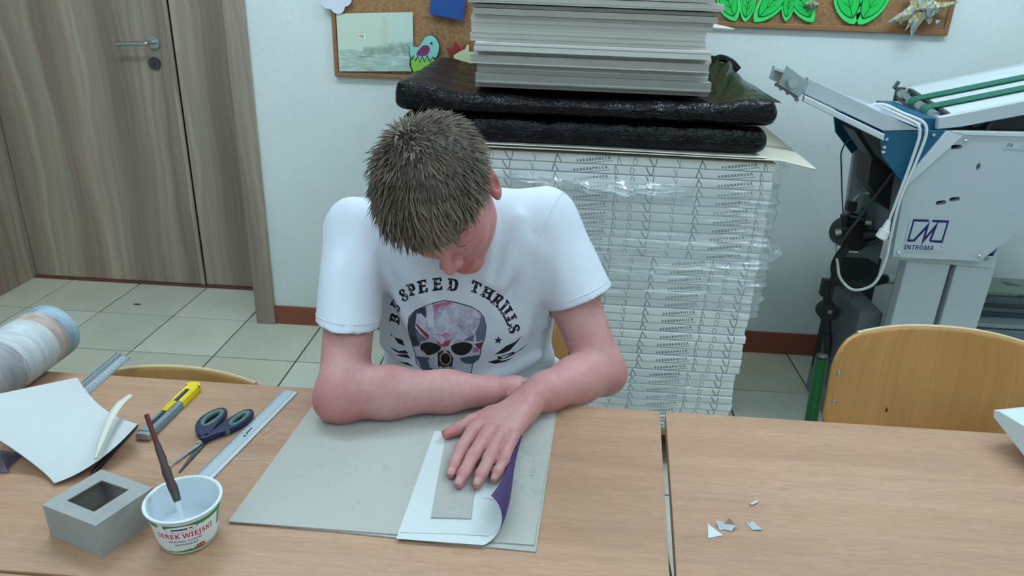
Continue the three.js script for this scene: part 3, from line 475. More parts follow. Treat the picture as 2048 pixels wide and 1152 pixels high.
// ---------------------------------------------------------------- folding machine
{
  const t = thing('folding_machine', 'white and blue paper folding machine with green belts by the wall', 'machine');
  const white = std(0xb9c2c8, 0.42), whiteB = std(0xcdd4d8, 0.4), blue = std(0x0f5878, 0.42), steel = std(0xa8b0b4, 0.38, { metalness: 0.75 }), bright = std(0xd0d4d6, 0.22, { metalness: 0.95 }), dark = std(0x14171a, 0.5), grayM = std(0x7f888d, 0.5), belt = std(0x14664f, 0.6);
  const out = [[2.719, 1.065], [3.30, 1.078], [3.30, 1.0], [3.035, 0.835], [2.912, 0.691], [2.659, 0.689], [2.642, 0.925]];
  const slot = (x, y, l, h, a = 0) => { const s = roundRect(-l / 2, -h / 2, l / 2, h / 2, h / 2 - 0.0005), p = s.getPoints(6).map(q => [x + q.x * Math.cos(a) - q.y * Math.sin(a), y + q.x * Math.sin(a) + q.y * Math.cos(a)]); return p; };
  const slots = [slot(2.757, 1.022, 0.029, 0.013, 0.12), slot(2.831, 0.970, 0.012, 0.025), slot(2.756, 0.861, 0.029, 0.013, 0.2), slot(2.791, 0.873, 0.029, 0.013, 0.2)];
  const panel = obj('side_panel', plate(out, 0.676, 0.70, 0, slots), white, t);
  slots.forEach((s, i) => { const c = s.reduce((a, p) => [a[0] + p[0] / s.length, a[1] + p[1] / s.length], [0, 0]); obj('slot_back', plate(slot(c[0], c[1], 0.036, 0.032), 0.662, 0.668), dark, panel); });
  obj('edge_strip', plate([[2.719, 1.065], [2.772, 1.0565], [3.30, 1.066], [3.30, 1.078]], 0.697, 0.7035, 0.001), whiteB, panel);  // lighter white paints the highlight along the folded panel edge
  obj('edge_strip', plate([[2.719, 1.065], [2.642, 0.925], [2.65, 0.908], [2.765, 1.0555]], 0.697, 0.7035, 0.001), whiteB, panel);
  for (const [x, y] of [[2.777, 1.040], [2.673, 0.703], [2.906, 0.706]]) obj('screw', [new THREE.SphereGeometry(0.006, 14, 8, 0, 6.3, 0, 1.57).rotateX(Math.PI / 2).translate(x, y, 0.70)], bright, panel);
  // printed logo and name
  const logoTex = canvasTex(512, 320, (c, w, h) => { c.fillStyle = '#b9c2c8'; c.fillRect(0, 0, w, h); c.fillStyle = '#191a5e'; c.strokeStyle = '#191a5e'; c.lineWidth = 24; c.lineJoin = 'miter';
    c.save(); c.transform(1, 0, -0.05, 1, 16, 0);
    c.beginPath(); c.moveTo(230, 18); c.lineTo(34, 18); c.lineTo(34, 216); c.lineTo(120, 216); c.stroke(); c.beginPath(); c.moveTo(274, 18); c.lineTo(478, 18); c.lineTo(478, 216); c.lineTo(388, 216); c.stroke();
    c.lineWidth = 30; c.beginPath(); c.moveTo(112, 214); c.lineTo(232, 66); c.lineTo(232, 214); c.lineTo(338, 66); c.lineTo(320, 214); c.stroke(); c.lineWidth = 22; c.beginPath(); c.moveTo(320, 214); c.lineTo(400, 214); c.stroke(); c.restore();
    c.font = 'bold 66px sans-serif'; c.save(); c.translate(8, 306); c.scale(1.27, 1); c.fillText('INTROMA', 0, 0); c.restore(); c.font = '20px sans-serif'; c.fillText('®', 482, 272); });
  const lg = new THREE.PlaneGeometry(0.112, 0.100).translate(2.738, 0.7615, 0.7012); lg.applyMatrix4(new THREE.Matrix4().makeTranslation(2.738, 0.7615, 0).multiply(new THREE.Matrix4().makeRotationZ(0.012)).multiply(new THREE.Matrix4().makeTranslation(-2.738, -0.7615, 0)));
  obj('logo_print', lg, std(0xffffff, 0.42, { map: logoTex }), panel);
  const fk = canvasTex(256, 64, (c, w, h) => { c.fillStyle = '#b9c2c8'; c.fillRect(0, 0, w, h); c.fillStyle = '#22505f'; c.font = 'bold italic 50px sans-serif'; c.fillText('FK', 14, 50); c.fillText('4', 168, 50); });
  obj('model_print', new THREE.PlaneGeometry(0.075, 0.019).translate(2.922, 1.034, 0.7012), std(0xffffff, 0.42, { map: fk }), panel);
  obj('side_panel', plate(out, 0.28, 0.30, 0.004), white, t);
  obj('inner_body', plate([[2.74, 1.045], [3.28, 1.055], [3.28, 1.0], [3.02, 0.83], [2.90, 0.71], [2.69, 0.705], [2.67, 0.92]], 0.30, 0.66), grayM, t);
  const blueP = [[2.551, 1.057], [2.74, 1.066], [2.70, 1.0], [2.634, 0.915], [2.567, 0.983], [2.552, 1.03]];
  const bf = obj('blue_plate', plate(blueP, 0.684, 0.695, 0.001), blue, t); for (const [x, y] of [[2.563, 1.035], [2.562, 1.012], [2.562, 0.999], [2.687, 1.053]]) obj('bolt', new THREE.CylinderGeometry(0.0048, 0.0048, 0.007, 6).rotateX(Math.PI / 2).translate(x, y, 0.698), bright, bf);
  obj('blue_plate', plate(blueP, 0.30, 0.31, 0.001), blue, t); obj('blue_crossbar', [rspan(2.60, 2.68, 1.03, 1.062, 0.31, 0.684, 0.004), rspan(2.665, 2.72, 1.05, 1.095, 0.33, 0.665, 0.004)], blue, t);
  obj('blue_foot_plate', plate([[2.93, 0.75], [2.975, 0.76], [2.962, 0.70], [2.92, 0.70]], 0.64, 0.672), blue, t);
  // feed table reaching up to the left
  const arm = obj('feed_table_side', plate([[2.319, 1.190], [2.645, 1.064], [2.551, 1.057], [2.313, 1.149]], 0.675, 0.697, 0.002), white, t);
  obj('feed_table_side', plate([[2.319, 1.190], [2.645, 1.064], [2.551, 1.057], [2.313, 1.149]], 0.33, 0.35, 0.002), white, t);
  obj('feed_table_top', plate([[2.325, 1.186], [2.64, 1.064], [2.62, 1.062], [2.321, 1.178]], 0.35, 0.675), whiteB, t);
  obj('rail', plate([[2.313, 1.1445], [2.551, 1.0495], [2.552, 1.031], [2.312, 1.128]], 0.694, 0.71, 0.003), whiteB, t);
  obj('paper_guide', plate([[2.50, 1.128], [2.70, 1.068], [2.66, 1.064], [2.505, 1.117]], 0.52, 0.66), std(0xe4e8f0, 0.5), t);
  const ep = obj('end_plate', plate([[2.253, 1.221], [2.322, 1.178], [2.303, 1.138], [2.240, 1.170]], 0.70, 0.704, 0.0008), std(0x9aa9ac, 0.45, { metalness: 0.2 }), t);
  obj('knob', [rod([2.270, 1.180, 0.704], [2.268, 1.179, 0.738], 0.0125, 0.0125, 24)], bright, ep);
  obj('toothed_bracket', plate([[2.232, 1.171], [2.24, 1.176], [2.298, 1.142], [2.304, 1.128], [2.296, 1.126], [2.292, 1.134], [2.276, 1.146], [2.27, 1.142], [2.264, 1.152], [2.254, 1.157], [2.25, 1.153], [2.244, 1.162], [2.234, 1.164]], 0.69, 0.70), std(0x6d7678, 0.5, { metalness: 0.5 }), ep);
  // delivery tray with rollers and belts, rising to the right
  const lean = g => { const p = g.attributes.position; for (let i = 0; i < p.count; i++) { const k = 0.67 - p.getZ(i); p.setX(i, p.getX(i) + k * 0.08); p.setY(i, p.getY(i) + k * 0.09); } g.computeVertexNormals(); return g; };
  const ty = x => 1.099 + (x - 2.691) * 0.258;
  obj('tray_side', plate([[2.695, 1.099], [3.30, ty(3.3)], [3.30, ty(3.3) - 0.046], [2.76, 1.076], [2.70, 1.0665]], 0.668, 0.69, 0.003), white, t);
  obj('tray_top', lean(plate([[2.735, ty(2.735) - 0.012], [3.30, ty(3.3) - 0.012], [3.30, ty(3.3) - 0.004], [2.735, ty(2.735) - 0.003]], 0.33, 0.668)), std(0xc6d0d3, 0.4), t);
  obj('tray_side', lean(plate([[2.70, 1.099], [3.30, ty(3.3)], [3.30, ty(3.3) - 0.04], [2.74, 1.075]], 0.32, 0.33)), white, t);
  obj('roller', [rod([2.708, 1.090, 0.33], [2.708, 1.090, 0.664], 0.0095, 0.0095, 18), rod([2.708, 1.090, 0.50], [2.708, 1.090, 0.545], 0.015, 0.015, 18), rod([2.708, 1.090, 0.60], [2.708, 1.090, 0.64], 0.015, 0.015, 18), rod([2.708, 1.090, 0.34], [2.708, 1.090, 0.38], 0.015, 0.015, 18)].map(lean), steel, t);
  obj('roller_bracket', [rspan(2.692, 2.722, 1.064, 1.108, 0.322, 0.332, 0.002), rspan(2.725, 2.742, 1.082, 1.108, 0.34, 0.66, 0.002), rod([2.70, 1.075, 0.335], [2.70, 1.075, 0.66], 0.005), rod([2.688, 1.10, 0.318], [2.70, 1.124, 0.318], 0.006)].map(lean), std(0x4f5a58, 0.45, { metalness: 0.6 }), t);
  for (const z of [0.455, 0.56]) {
    const prof = []; const r = 0.0175, c = [2.708, 1.090]; const n = V(-0.25, 0.968, 0);
    for (let i = 0; i <= 16; i++) { const a = Math.atan2(n.y, n.x) + i / 16 * Math.PI * 0.93; prof.push([c[0] + Math.cos(a) * r, c[1] + Math.sin(a) * r]); }
    const far = [3.30, ty(3.3) + 0.004]; const outer = [far, ...prof, [2.76, 1.066]], inner = [...outer].reverse().map(([x, y], i) => [x, y]);
    const p2 = []; for (const [x, y] of prof) p2.push([c[0] + (x - c[0]) * 0.86, c[1] + (y - c[1]) * 0.86]);
    obj('belt', lean(plate([far, ...prof, [2.76, 1.068], [2.76, 1.0705], ...p2.reverse(), [far[0], far[1] - 0.002]], z, z + 0.042)), belt, t);
  }
  obj('black_underside', plate([[2.74, 1.070], [3.30, 1.20], [3.30, 1.08], [2.74, 1.064]], 0.40, 0.655), dark, t);
  obj('clamp_lever', [rod([2.80, 1.075, 0.67], [2.825, 1.09, 0.672], 0.006), rod([2.842, 1.068, 0.67], [2.846, 1.092, 0.672], 0.008), new THREE.SphereGeometry(0.0095, 12, 8).translate(2.847, 1.094, 0.672)], dark, t);
  // stand
  obj('stand_bracket', plate([[2.655, 0.692], [2.968, 0.708], [2.976, 0.70], [2.976, 0.660], [2.66, 0.672]], 0.655, 0.672, 0.002), white, t);
  obj('bolt', new THREE.CylinderGeometry(0.007, 0.007, 0.006, 6).rotateX(Math.PI / 2).translate(2.948, 0.69, 0.674), steel, t);
  obj('column', rspan(2.722, 2.852, 0.10, 0.672, 0.62, 0.665, 0.004), white, t); obj('column', rspan(2.870, 2.985, 0.10, 0.672, 0.62, 0.665, 0.004), white, t);
  obj('column_core', span(2.735, 2.975, 0.10, 0.668, 0.595, 0.622), std(0x3c4347, 0.6), t);
  obj('base', [rspan(2.66, 3.05, 0.03, 0.10, 0.28, 0.70, 0.006), rspan(2.66, 2.74, 0.002, 0.032, 0.28, 0.70, 0.006), rspan(2.97, 3.05, 0.002, 0.032, 0.28, 0.70, 0.006)], grayM, t);
  // dark chute, struts and air pump under the feed table
  obj('chute', plate([[2.525, 1.032], [2.594, 0.955], [2.60, 0.872], [2.70, 0.775], [2.735, 0.80], [2.735, 0.93], [2.62, 1.0], [2.60, 1.03]], 0.46, 0.56), dark, t);
  obj('grey_flap', plate([[2.545, 1.03], [2.60, 0.965], [2.66, 0.92], [2.66, 0.965], [2.57, 1.035]], 0.56, 0.57), std(0x5e6668, 0.6), t);
  obj('lower_housing', plate([[2.64, 0.82], [2.70, 0.77], [2.735, 0.70], [2.735, 0.58], [2.66, 0.62], [2.63, 0.70]], 0.36, 0.46), std(0x657174, 0.6), t);
  obj('strut', [rod([2.655, 0.935, 0.60], [2.57, 0.66, 0.52], 0.0045), rod([2.66, 0.64, 0.46], [2.735, 0.70, 0.5], 0.010)], std(0x434b4e, 0.5, { metalness: 0.4 }), t);
  obj('air_pump', [rod([2.625, 0.672, 0.40], [2.632, 0.678, 0.49], 0.050, 0.046, 28), rod([2.632, 0.678, 0.49], [2.634, 0.68, 0.50], 0.040, 0.036, 28), rod([2.605, 0.705, 0.46], [2.59, 0.745, 0.46], 0.013), rod([2.655, 0.69, 0.49], [2.705, 0.705, 0.52], 0.014), rod([2.61, 0.74, 0.45], [2.655, 0.735, 0.47], 0.012), rspan(2.59, 2.62, 0.76, 0.79, 0.45, 0.475, 0.004), rspan(2.64, 2.652, 0.745, 0.772, 0.46, 0.48, 0.003)], std(0x17191b, 0.45), t);
  obj('pump_fitting', rod([2.655, 0.728, 0.475], [2.672, 0.728, 0.48], 0.011), steel, t); obj('pump_fitting', rod([2.571, 0.685, 0.47], [2.588, 0.69, 0.475], 0.011), steel, t);
  obj('air_hose', tube([[2.612, 0.65, 0.49], [2.588, 0.615, 0.50], [2.580, 0.575, 0.505], [2.60, 0.535, 0.51], [2.65, 0.522, 0.51], [2.705, 0.53, 0.505], [2.755, 0.54, 0.49]], 0.0145, 60, 14), M.rubber, t);
  obj('hose_fitting', rod([2.755, 0.54, 0.488], [2.79, 0.535, 0.47], 0.018, 0.016), steel, t);
  const low = obj('control_box', [rspan(2.66, 2.735, 0.1, 0.455, 0.34, 0.58, 0.006)], std(0x5d676c, 0.55), t);
  obj('cabinet', rspan(2.66, 2.80, 0.10, 0.56, 0.285, 0.345, 0.004), std(0x23282b, 0.6), t);
  obj('wheel_arm', [rod([2.60, 0.47, 0.42], [2.64, 0.30, 0.42], 0.012), rspan(2.585, 2.615, 0.44, 0.50, 0.40, 0.43, 0.004), rod([2.62, 0.385, 0.40], [2.62, 0.385, 0.44], 0.034, 0.034, 24), rod([2.64, 0.30, 0.42], [2.68, 0.1, 0.42], 0.014)], std(0x1c2023, 0.5), t);
  obj('wheel_cap', rod([2.62, 0.392, 0.44], [2.62, 0.392, 0.448], 0.008), bright, t);
  obj('right_roller', rod([2.985, 0.79, 0.60], [3.2, 0.88, 0.60], 0.022), dark, t);
}
{ // mains cable with plug, hung over the machine in a loop
  const c = thing('mains_cable', 'white mains cable with plug hung over the folding machine', 'cable');
  const m = std(0xd5dcdd, 0.5);
  obj('cable', [tube([[2.61, 1.05, 0.50], [2.55, 1.105, 0.60], [2.545, 1.118, 0.655], [2.575, 1.105, 0.69], [2.632, 1.079, 0.712], [2.641, 1.058, 0.7155], [2.637, 0.98, 0.716], [2.624, 0.87, 0.716], [2.616, 0.80, 0.714]], 0.0042, 90, 10), tube([[2.60, 1.04, 0.46], [2.535, 1.108, 0.60], [2.55, 1.124, 0.665], [2.59, 1.108, 0.695], [2.648, 1.085, 0.712], [2.658, 1.062, 0.7155], [2.65, 0.98, 0.7165], [2.632, 0.87, 0.717], [2.632, 0.76, 0.715], [2.635, 0.68, 0.713], [2.62, 0.60, 0.705], [2.585, 0.562, 0.66], [2.565, 0.575, 0.60], [2.572, 0.60, 0.54], [2.60, 0.64, 0.42], [2.62, 0.70, 0.39], [2.64, 0.80, 0.42], [2.68, 0.83, 0.50]], 0.0042, 160, 10)], m, c);
  obj('plug', [rod([2.616, 0.805, 0.714], [2.612, 0.775, 0.714], 0.006, 0.012, 18), rod([2.612, 0.775, 0.714], [2.606, 0.752, 0.714], 0.015, 0.017, 18), rod([2.606, 0.752, 0.714], [2.604, 0.748, 0.714], 0.017, 0.014, 18)], std(0xe2e6e6, 0.4), c);
}
{ // thin grey cable on the wall behind the machine
  tag(obj('wall_cable', tube([[2.62, 0.99, 0.42], [2.585, 0.97, 0.38], [2.575, 0.93, 0.37], [2.585, 0.88, 0.37], [2.60, 0.80, 0.38], [2.605, 0.74, 0.41], [2.61, 0.70, 0.43]], 0.0025, 60, 8), std(0x59635f, 0.6)), 'thin grey cable hanging at the back of the folding machine', 'cable');
}
// low cabinet and papers at the right, behind the machine
{
  const g = std(0x6e7a80, 0.6), t = thing('low_cabinet', 'low grey cabinet beside the folding machine', 'cabinet');
  obj('carcass', rspan(3.13, 3.75, 0.04, 0.36, 0.06, 0.42, 0.004), g, t); obj('plinth', span(3.16, 3.72, 0.001, 0.04, 0.08, 0.39), M.rubber, t); obj('cabinet_top', rspan(3.12, 3.76, 0.36, 0.376, 0.05, 0.43, 0.003), std(0x8b969b, 0.5), t);
  for (let i = 0; i < 3; i++) { const d = obj('drawer_front', rspan(3.135, 3.745, 0.05 + i * 0.103, 0.149 + i * 0.103, 0.42, 0.432, 0.003), g, t); obj('drawer_handle', rspan(3.38, 3.5, 0.095 + i * 0.103, 0.105 + i * 0.103, 0.432, 0.446, 0.003), M.steel, d); }
  for (let i = 0; i < 4; i++) { const b = obj('grey_book', rspan(3.14 + hash(i, 2) * 0.01, 3.43 + hash(i, 4) * 0.02, 0.3765 + i * 0.0165, 0.3925 + i * 0.0165, 0.14, 0.36 + hash(i, 7) * 0.012, 0.002), std([0x3d4a50, 0x58666c, 0x2f3a40, 0x4b595f][i], 0.6)); tag(b, ['dark grey book at the bottom of the pile on the low cabinet', 'lighter grey book lying on the bottom book of the pile', 'darkest grey book of the pile on the low cabinet', 'grey book right under the floral booklet'][i], 'book', 'books on the low cabinet'); }
  const f = canvasTex(256, 256, (c, w, h) => { c.fillStyle = '#7f8e80'; c.fillRect(0, 0, w, h); let s = 11; const r = () => (s = (s * 16807) % 2147483647) / 2147483647; for (let i = 0; i < 60; i++) { c.fillStyle = ['#56685a', '#98a595', '#4a5a4e', '#8a7f78'][i % 4]; c.beginPath(); c.ellipse(r() * w, r() * h, 6 + r() * 16, 4 + r() * 10, r() * 6, 0, 7); c.fill(); } }, true);
  tag(obj('floral_booklet', rbox(0.22, 0.012, 0.15, 0.001, 0, 0, 0), std(0xffffff, 0.6, { map: f })), 'green floral booklet on the pile of grey books', 'booklet').position.set(3.30, 0.449, 0.255);
  tag(obj('crumpled_paper', (() => { const q = new THREE.IcosahedronGeometry(0.034, 3), p = q.attributes.position; for (let i = 0; i < p.count; i++) { const k = 0.8 + 0.4 * vn3(p.getX(i) * 60 + 9, p.getY(i) * 60, p.getZ(i) * 60); p.setXYZ(i, p.getX(i) * k, p.getY(i) * k * 1.1, p.getZ(i) * k); } q.computeVertexNormals(); return q; })(), M.whitePaper), 'crumpled white paper beside the grey books', 'paper').position.set(3.50, 0.408, 0.36);
}
// ---------------------------------------------------------------- things on the tables
const EPS = 0.0003;
{ // two grey working boards under the hand
  const stain = canvasTex(1024, 820, (c, w, h) => {
    c.fillStyle = '#b7b5ae'; c.fillRect(0, 0, w, h); let s = 3; const r = () => (s = (s * 16807) % 2147483647) / 2147483647;
    for (let i = 0; i < 9000; i++) { c.fillStyle = r() > 0.5 ? 'rgba(225,224,216,0.12)' : 'rgba(120,118,110,0.12)'; c.fillRect(r() * w, r() * h, 1 + r() * 4, 1 + r() * 2); }
    const dab = (x, y, n, sx, sy, col) => { for (let i = 0; i < n; i++) { c.fillStyle = col(r()); c.beginPath(); c.ellipse(x + (r() + r() - 1) * sx, y + (r() + r() - 1) * sy, 3 + r() * 22, 2 + r() * 10, r() * 3, 0, 7); c.fill(); } };
    dab(900, 330, 70, 90, 260, a => `rgba(${95 + a * 40},${105 + a * 35},${92 + a * 30},${0.05 + a * 0.09})`); dab(880, 220, 26, 70, 90, a => `rgba(205,205,165,${0.06 + a * 0.08})`); dab(560, 110, 40, 260, 60, a => `rgba(100,100,95,${0.03 + a * 0.07})`); dab(300, 500, 16, 200, 200, a => `rgba(90,90,86,${0.02 + a * 0.05})`);
    for (let i = 0; i < 46; i++) { c.fillStyle = `rgba(60,64,60,${0.15 + r() * 0.3})`; c.beginPath(); c.ellipse(300 + r() * 700, 40 + r() * 760, 1 + r() * 4, 1 + r() * 2.4, r() * 3, 0, 7); c.fill(); }
    for (let i = 0; i < 12; i++) { c.strokeStyle = `rgba(90,90,84,${0.08 + r() * 0.14})`; c.lineWidth = 1 + r() * 2; const x = 150 + r() * 800, y = 60 + r() * 300; c.beginPath(); c.moveTo(x, y); c.lineTo(x + 30 + r() * 130, y + (r() - 0.5) * 20); c.stroke(); }
  });
  const quad = (pts, y0, y1) => { const g = slab(pts, y0, y1, 0.0002), p = g.attributes.position, uv = g.attributes.uv; for (let i = 0; i < p.count; i++) uv.setXY(i, (p.getX(i) - 1.222) / 0.445, 1 - (p.getZ(i) - 1.708) / 0.35); return g; };
  tag(obj('grey_board', quad([[1.235, 2.040], [1.6415, 2.0555], [1.6655, 1.716], [1.252, 1.7165]], TT + EPS, TT + 0.0022), M.board), 'lower of two grey boards lying as a work mat, showing at the edge', 'board');
  tag(obj('grey_board', quad([[1.2265, 2.0435], [1.6385, 2.0455], [1.663, 1.713], [1.248, 1.714]], TT + 0.0024, TT + 0.0042), std(0xffffff, 0.9, { map: stain })), 'stained grey work board under the person\'s hand', 'board');
}
const YB = TT + 0.0044; // top of the boards
{ // white cover paper with purple outer side, its margin turned over
  const t = thing('cover_paper', 'white sheet with purple back, one margin curling over', 'paper');
  const tex = canvasTex(512, 512, (c, w, h) => { c.fillStyle = '#d2d8d8'; c.fillRect(0, 0, w, h); c.strokeStyle = 'rgba(70,80,95,0.75)'; c.lineWidth = 1.6; c.beginPath(); c.moveTo(6, 24); c.lineTo(200, 34); c.lineTo(430, 36); c.stroke(); c.beginPath(); c.moveTo(300, 190); c.lineTo(400, 186); c.stroke(); c.beginPath(); c.moveTo(250, 34); c.lineTo(330, 36); c.stroke(); });
  tex.flipY = false;
  const L = 0.252;
  const f = off => (u, v) => { // v: 0 near edge, 1 far edge ; u across
    const z0 = mix(2.0545, 1.801, v), xl = mix(1.457, 1.466, v), crease = mix(1.5725, 1.606, Math.pow(v, 0.8)) - xl;
    const R = mix(0.0215, 0.0042, sstep(0.0, 0.85, v)), A = 2.75, margin = R * A + 0.004, total = crease + margin, s = u * total, y = YB + 0.0006 + (v < 0.02 ? 0.0002 : 0);
    let px = s, py = 0; const arc = R * A;
    if (s > crease) { const q = s - crease; if (q < arc) { const a = q / R; px = crease + Math.sin(a) * R; py = R - Math.cos(a) * R; } else { const e = q - arc; px = crease + Math.sin(A) * R + Math.cos(A) * e; py = R - Math.cos(A) * R + Math.sin(A) * e; } }
    // hump rounding of the near right corner: paper edge is cut round
    const cut = Math.max(0, s - crease) * 0.75 * Math.pow(1 - v, 2);
    return V(xl + px, y + py + off, z0 - cut);
  };
  obj('inner_face', sheet(f(0.0002), 150, 60, 0.0002), std(0xffffff, 0.75, { map: tex }), t);
  const outer = sheet((u, v) => { const g = f(0.0002), p = g(u, v), du = g(Math.min(1, u + 0.004), v).sub(g(Math.max(0, u - 0.004), v)), n = V(-du.y, du.x, 0).normalize(); return p.add(n.multiplyScalar(-0.00025)); }, 150, 60, 0.00018);
  obj('outer_face', outer, std(0x453063, 0.7), t);
}
const YC = YB + 0.0012;
tag(obj('grey_strip', boxUV(slab([[1.4965, 2.0105], [1.5505, 2.0065], [1.5425, 1.812], [1.4875, 1.813]], YC, YC + 0.0022, 0.0002), 2, 2), M.board), 'small grey board strip pressed under the fingers on white paper', 'board');
{ // aluminium ruler by the scissors
  const scale = canvasTex(1024, 96, (c, w, h) => { c.fillStyle = '#b6c1c6'; c.fillRect(0, 0, w, h); c.fillStyle = '#98a4aa'; c.fillRect(0, 70, w, 5); c.fillStyle = '#c3ccd0'; c.fillRect(0, 76, w, 20); c.fillStyle = '#2e363b'; for (let i = 0; i <= 300; i++) { const x = 12 + i * 3.33; c.fillRect(x, 0, 1, i % 10 === 0 ? 16 : i % 5 === 0 ? 12 : 8); } c.font = '11px sans-serif'; for (let i = 1; i <= 30; i++) c.fillText(String(i), 12 + i * 33.3 - 5, 28); c.fillStyle = '#16191c'; c.fillRect(520, 42, 16, 12); c.save(); c.transform(1, 0, -0.6, 1, 0, 0); c.fillRect(576, 40, 8, 16); c.fillRect(584, 40, 50, 8); c.restore(); });
  const t = thing('ruler', 'flat aluminium ruler lying beside the scissors', 'ruler', [1.1905, TT + EPS, 1.7025], 0);
  t.rotation.y = Math.atan2(-0.04, 0.248) ; // its length runs along local +z
  const g = plate([[-0.0145, 0], [0.0145, 0], [0.0145, 0.0022], [0.0085, 0.0026], [-0.008, 0.0026], [-0.0145, 0.001]], 0, 0.302); boxUV(g);
  const gg = g.index ? g.toNonIndexed() : g, p = gg.attributes.position, uv = new Float32Array(p.count * 2); for (let i = 0; i < p.count; i++) { uv[i * 2] = 1 - p.getZ(i) / 0.302; uv[i * 2 + 1] = 1 - (p.getX(i) + 0.0145) / 0.029; } gg.setAttribute('uv', new THREE.BufferAttribute(uv, 2));
  obj('ruler_blade', gg, std(0xffffff, 0.42, { map: scale, metalness: 0.25 }), t);
}
{ // profile ruler half under the white sheet, reaching over the table edge
  const scale = canvasTex(1024, 64, (c, w, h) => { c.fillStyle = '#aab5ba'; c.fillRect(0, 0, w, h); c.fillStyle = '#272e33'; for (let i = 0; i <= 300; i++) c.fillRect(8 + i * 3.36, 46, 1, 14); c.font = 'bold 20px sans-serif'; for (let i = 0; i <= 30; i++) c.fillText(String(i), 8 + i * 33.6, 38); });
  const t = thing('ruler', 'aluminium profile ruler under the white sheet, jutting past the table edge', 'ruler', [0.8345, TT + EPS, 1.616], 0);
  const m = std(0x9fabb0, 0.4, { metalness: 0.3 });
  obj('rib', plate([[-0.014, 0.0], [-0.003, 0], [-0.003, 0.0026], [-0.0045, 0.0095], [-0.007, 0.0095], [-0.008, 0.006], [-0.011, 0.006], [-0.012, 0.0095], [-0.014, 0.0095]], 0, 0.30), m, t);
  const g = span(-0.003, 0.0145, 0, 0.0024, 0.001, 0.299), p = g.attributes.position, uv = g.attributes.uv; for (let i = 0; i < p.count; i++) uv.setXY(i, p.getZ(i) / 0.3, 1 - (p.getX(i) + 0.003) / 0.0175);
  obj('scale', g, std(0xffffff, 0.42, { map: scale, metalness: 0.2 }), t); t.rotation.y = 0.02;
}
{ // yellow and grey snap-off cutter
  const t = thing('snap_off_cutter', 'yellow and grey snap-off cutter on the table', 'cutter', [1.0145, TT + EPS, 1.872], 0);
  t.rotation.y = Math.atan2(0.0085, -0.155) ; // local +z points from nose to yellow end
  const gy = std(0x7f9098, 0.5), ye = std(0xe8cf12, 0.45), bk = std(0x15181c, 0.5);
  const sec = [[-0.012, 0], [0.012, 0], [0.0128, 0.004], [0.011, 0.0115], [0.008, 0.0138], [-0.008, 0.0138], [-0.011, 0.0115], [-0.0128, 0.004]];
  obj('grey_body', plate(sec, 0.006, 0.098, 0.0006), gy, t);
  obj('nose', plate(sec.map(([x, y]) => [x * 0.93, y * 0.86 + 0.0005]), -0.002, 0.008, 0.0008), std(0xb9c2c6, 0.3, { metalness: 0.8 }), t);
  const y = obj('yellow_body', plate(sec.map(([x, yy]) => [x * 1.01, yy * 1.015]), 0.097, 0.150, 0.0006), ye, t);
  obj('end_cap', new THREE.CylinderGeometry(0.0128, 0.0128, 0.0136, 28, 1, false, -Math.PI / 2, Math.PI).translate(0, 0.0069, 0.1495), ye, y);
  obj('slot', rspan(-0.0042, 0.0042, 0.0134, 0.0141, 0.018, 0.135, 0.0003), bk, t);
  const sl = obj('slider', [rspan(-0.0052, 0.0052, 0.0139, 0.0168, 0.062, 0.092, 0.001)], ye, t); for (let i = 0; i < 5; i++) obj('rib', rspan(-0.0048, 0.0048, 0.0167, 0.0178, 0.064 + i * 0.0055, 0.0665 + i * 0.0055, 0.0004), ye, sl);
  const teeth = []; for (let i = 0; i < 9; i++) { teeth.push(span(0.0012, 0.0044, 0.0139, 0.0145, 0.1 + i * 0.0036, 0.1014 + i * 0.0036)); if (i < 7) teeth.push(span(0.0012, 0.0044, 0.0139, 0.0145, 0.036 + i * 0.0036, 0.0374 + i * 0.0036)); } obj('ratchet_teeth', teeth, gy, t).userData.kind = 'stuff';
}
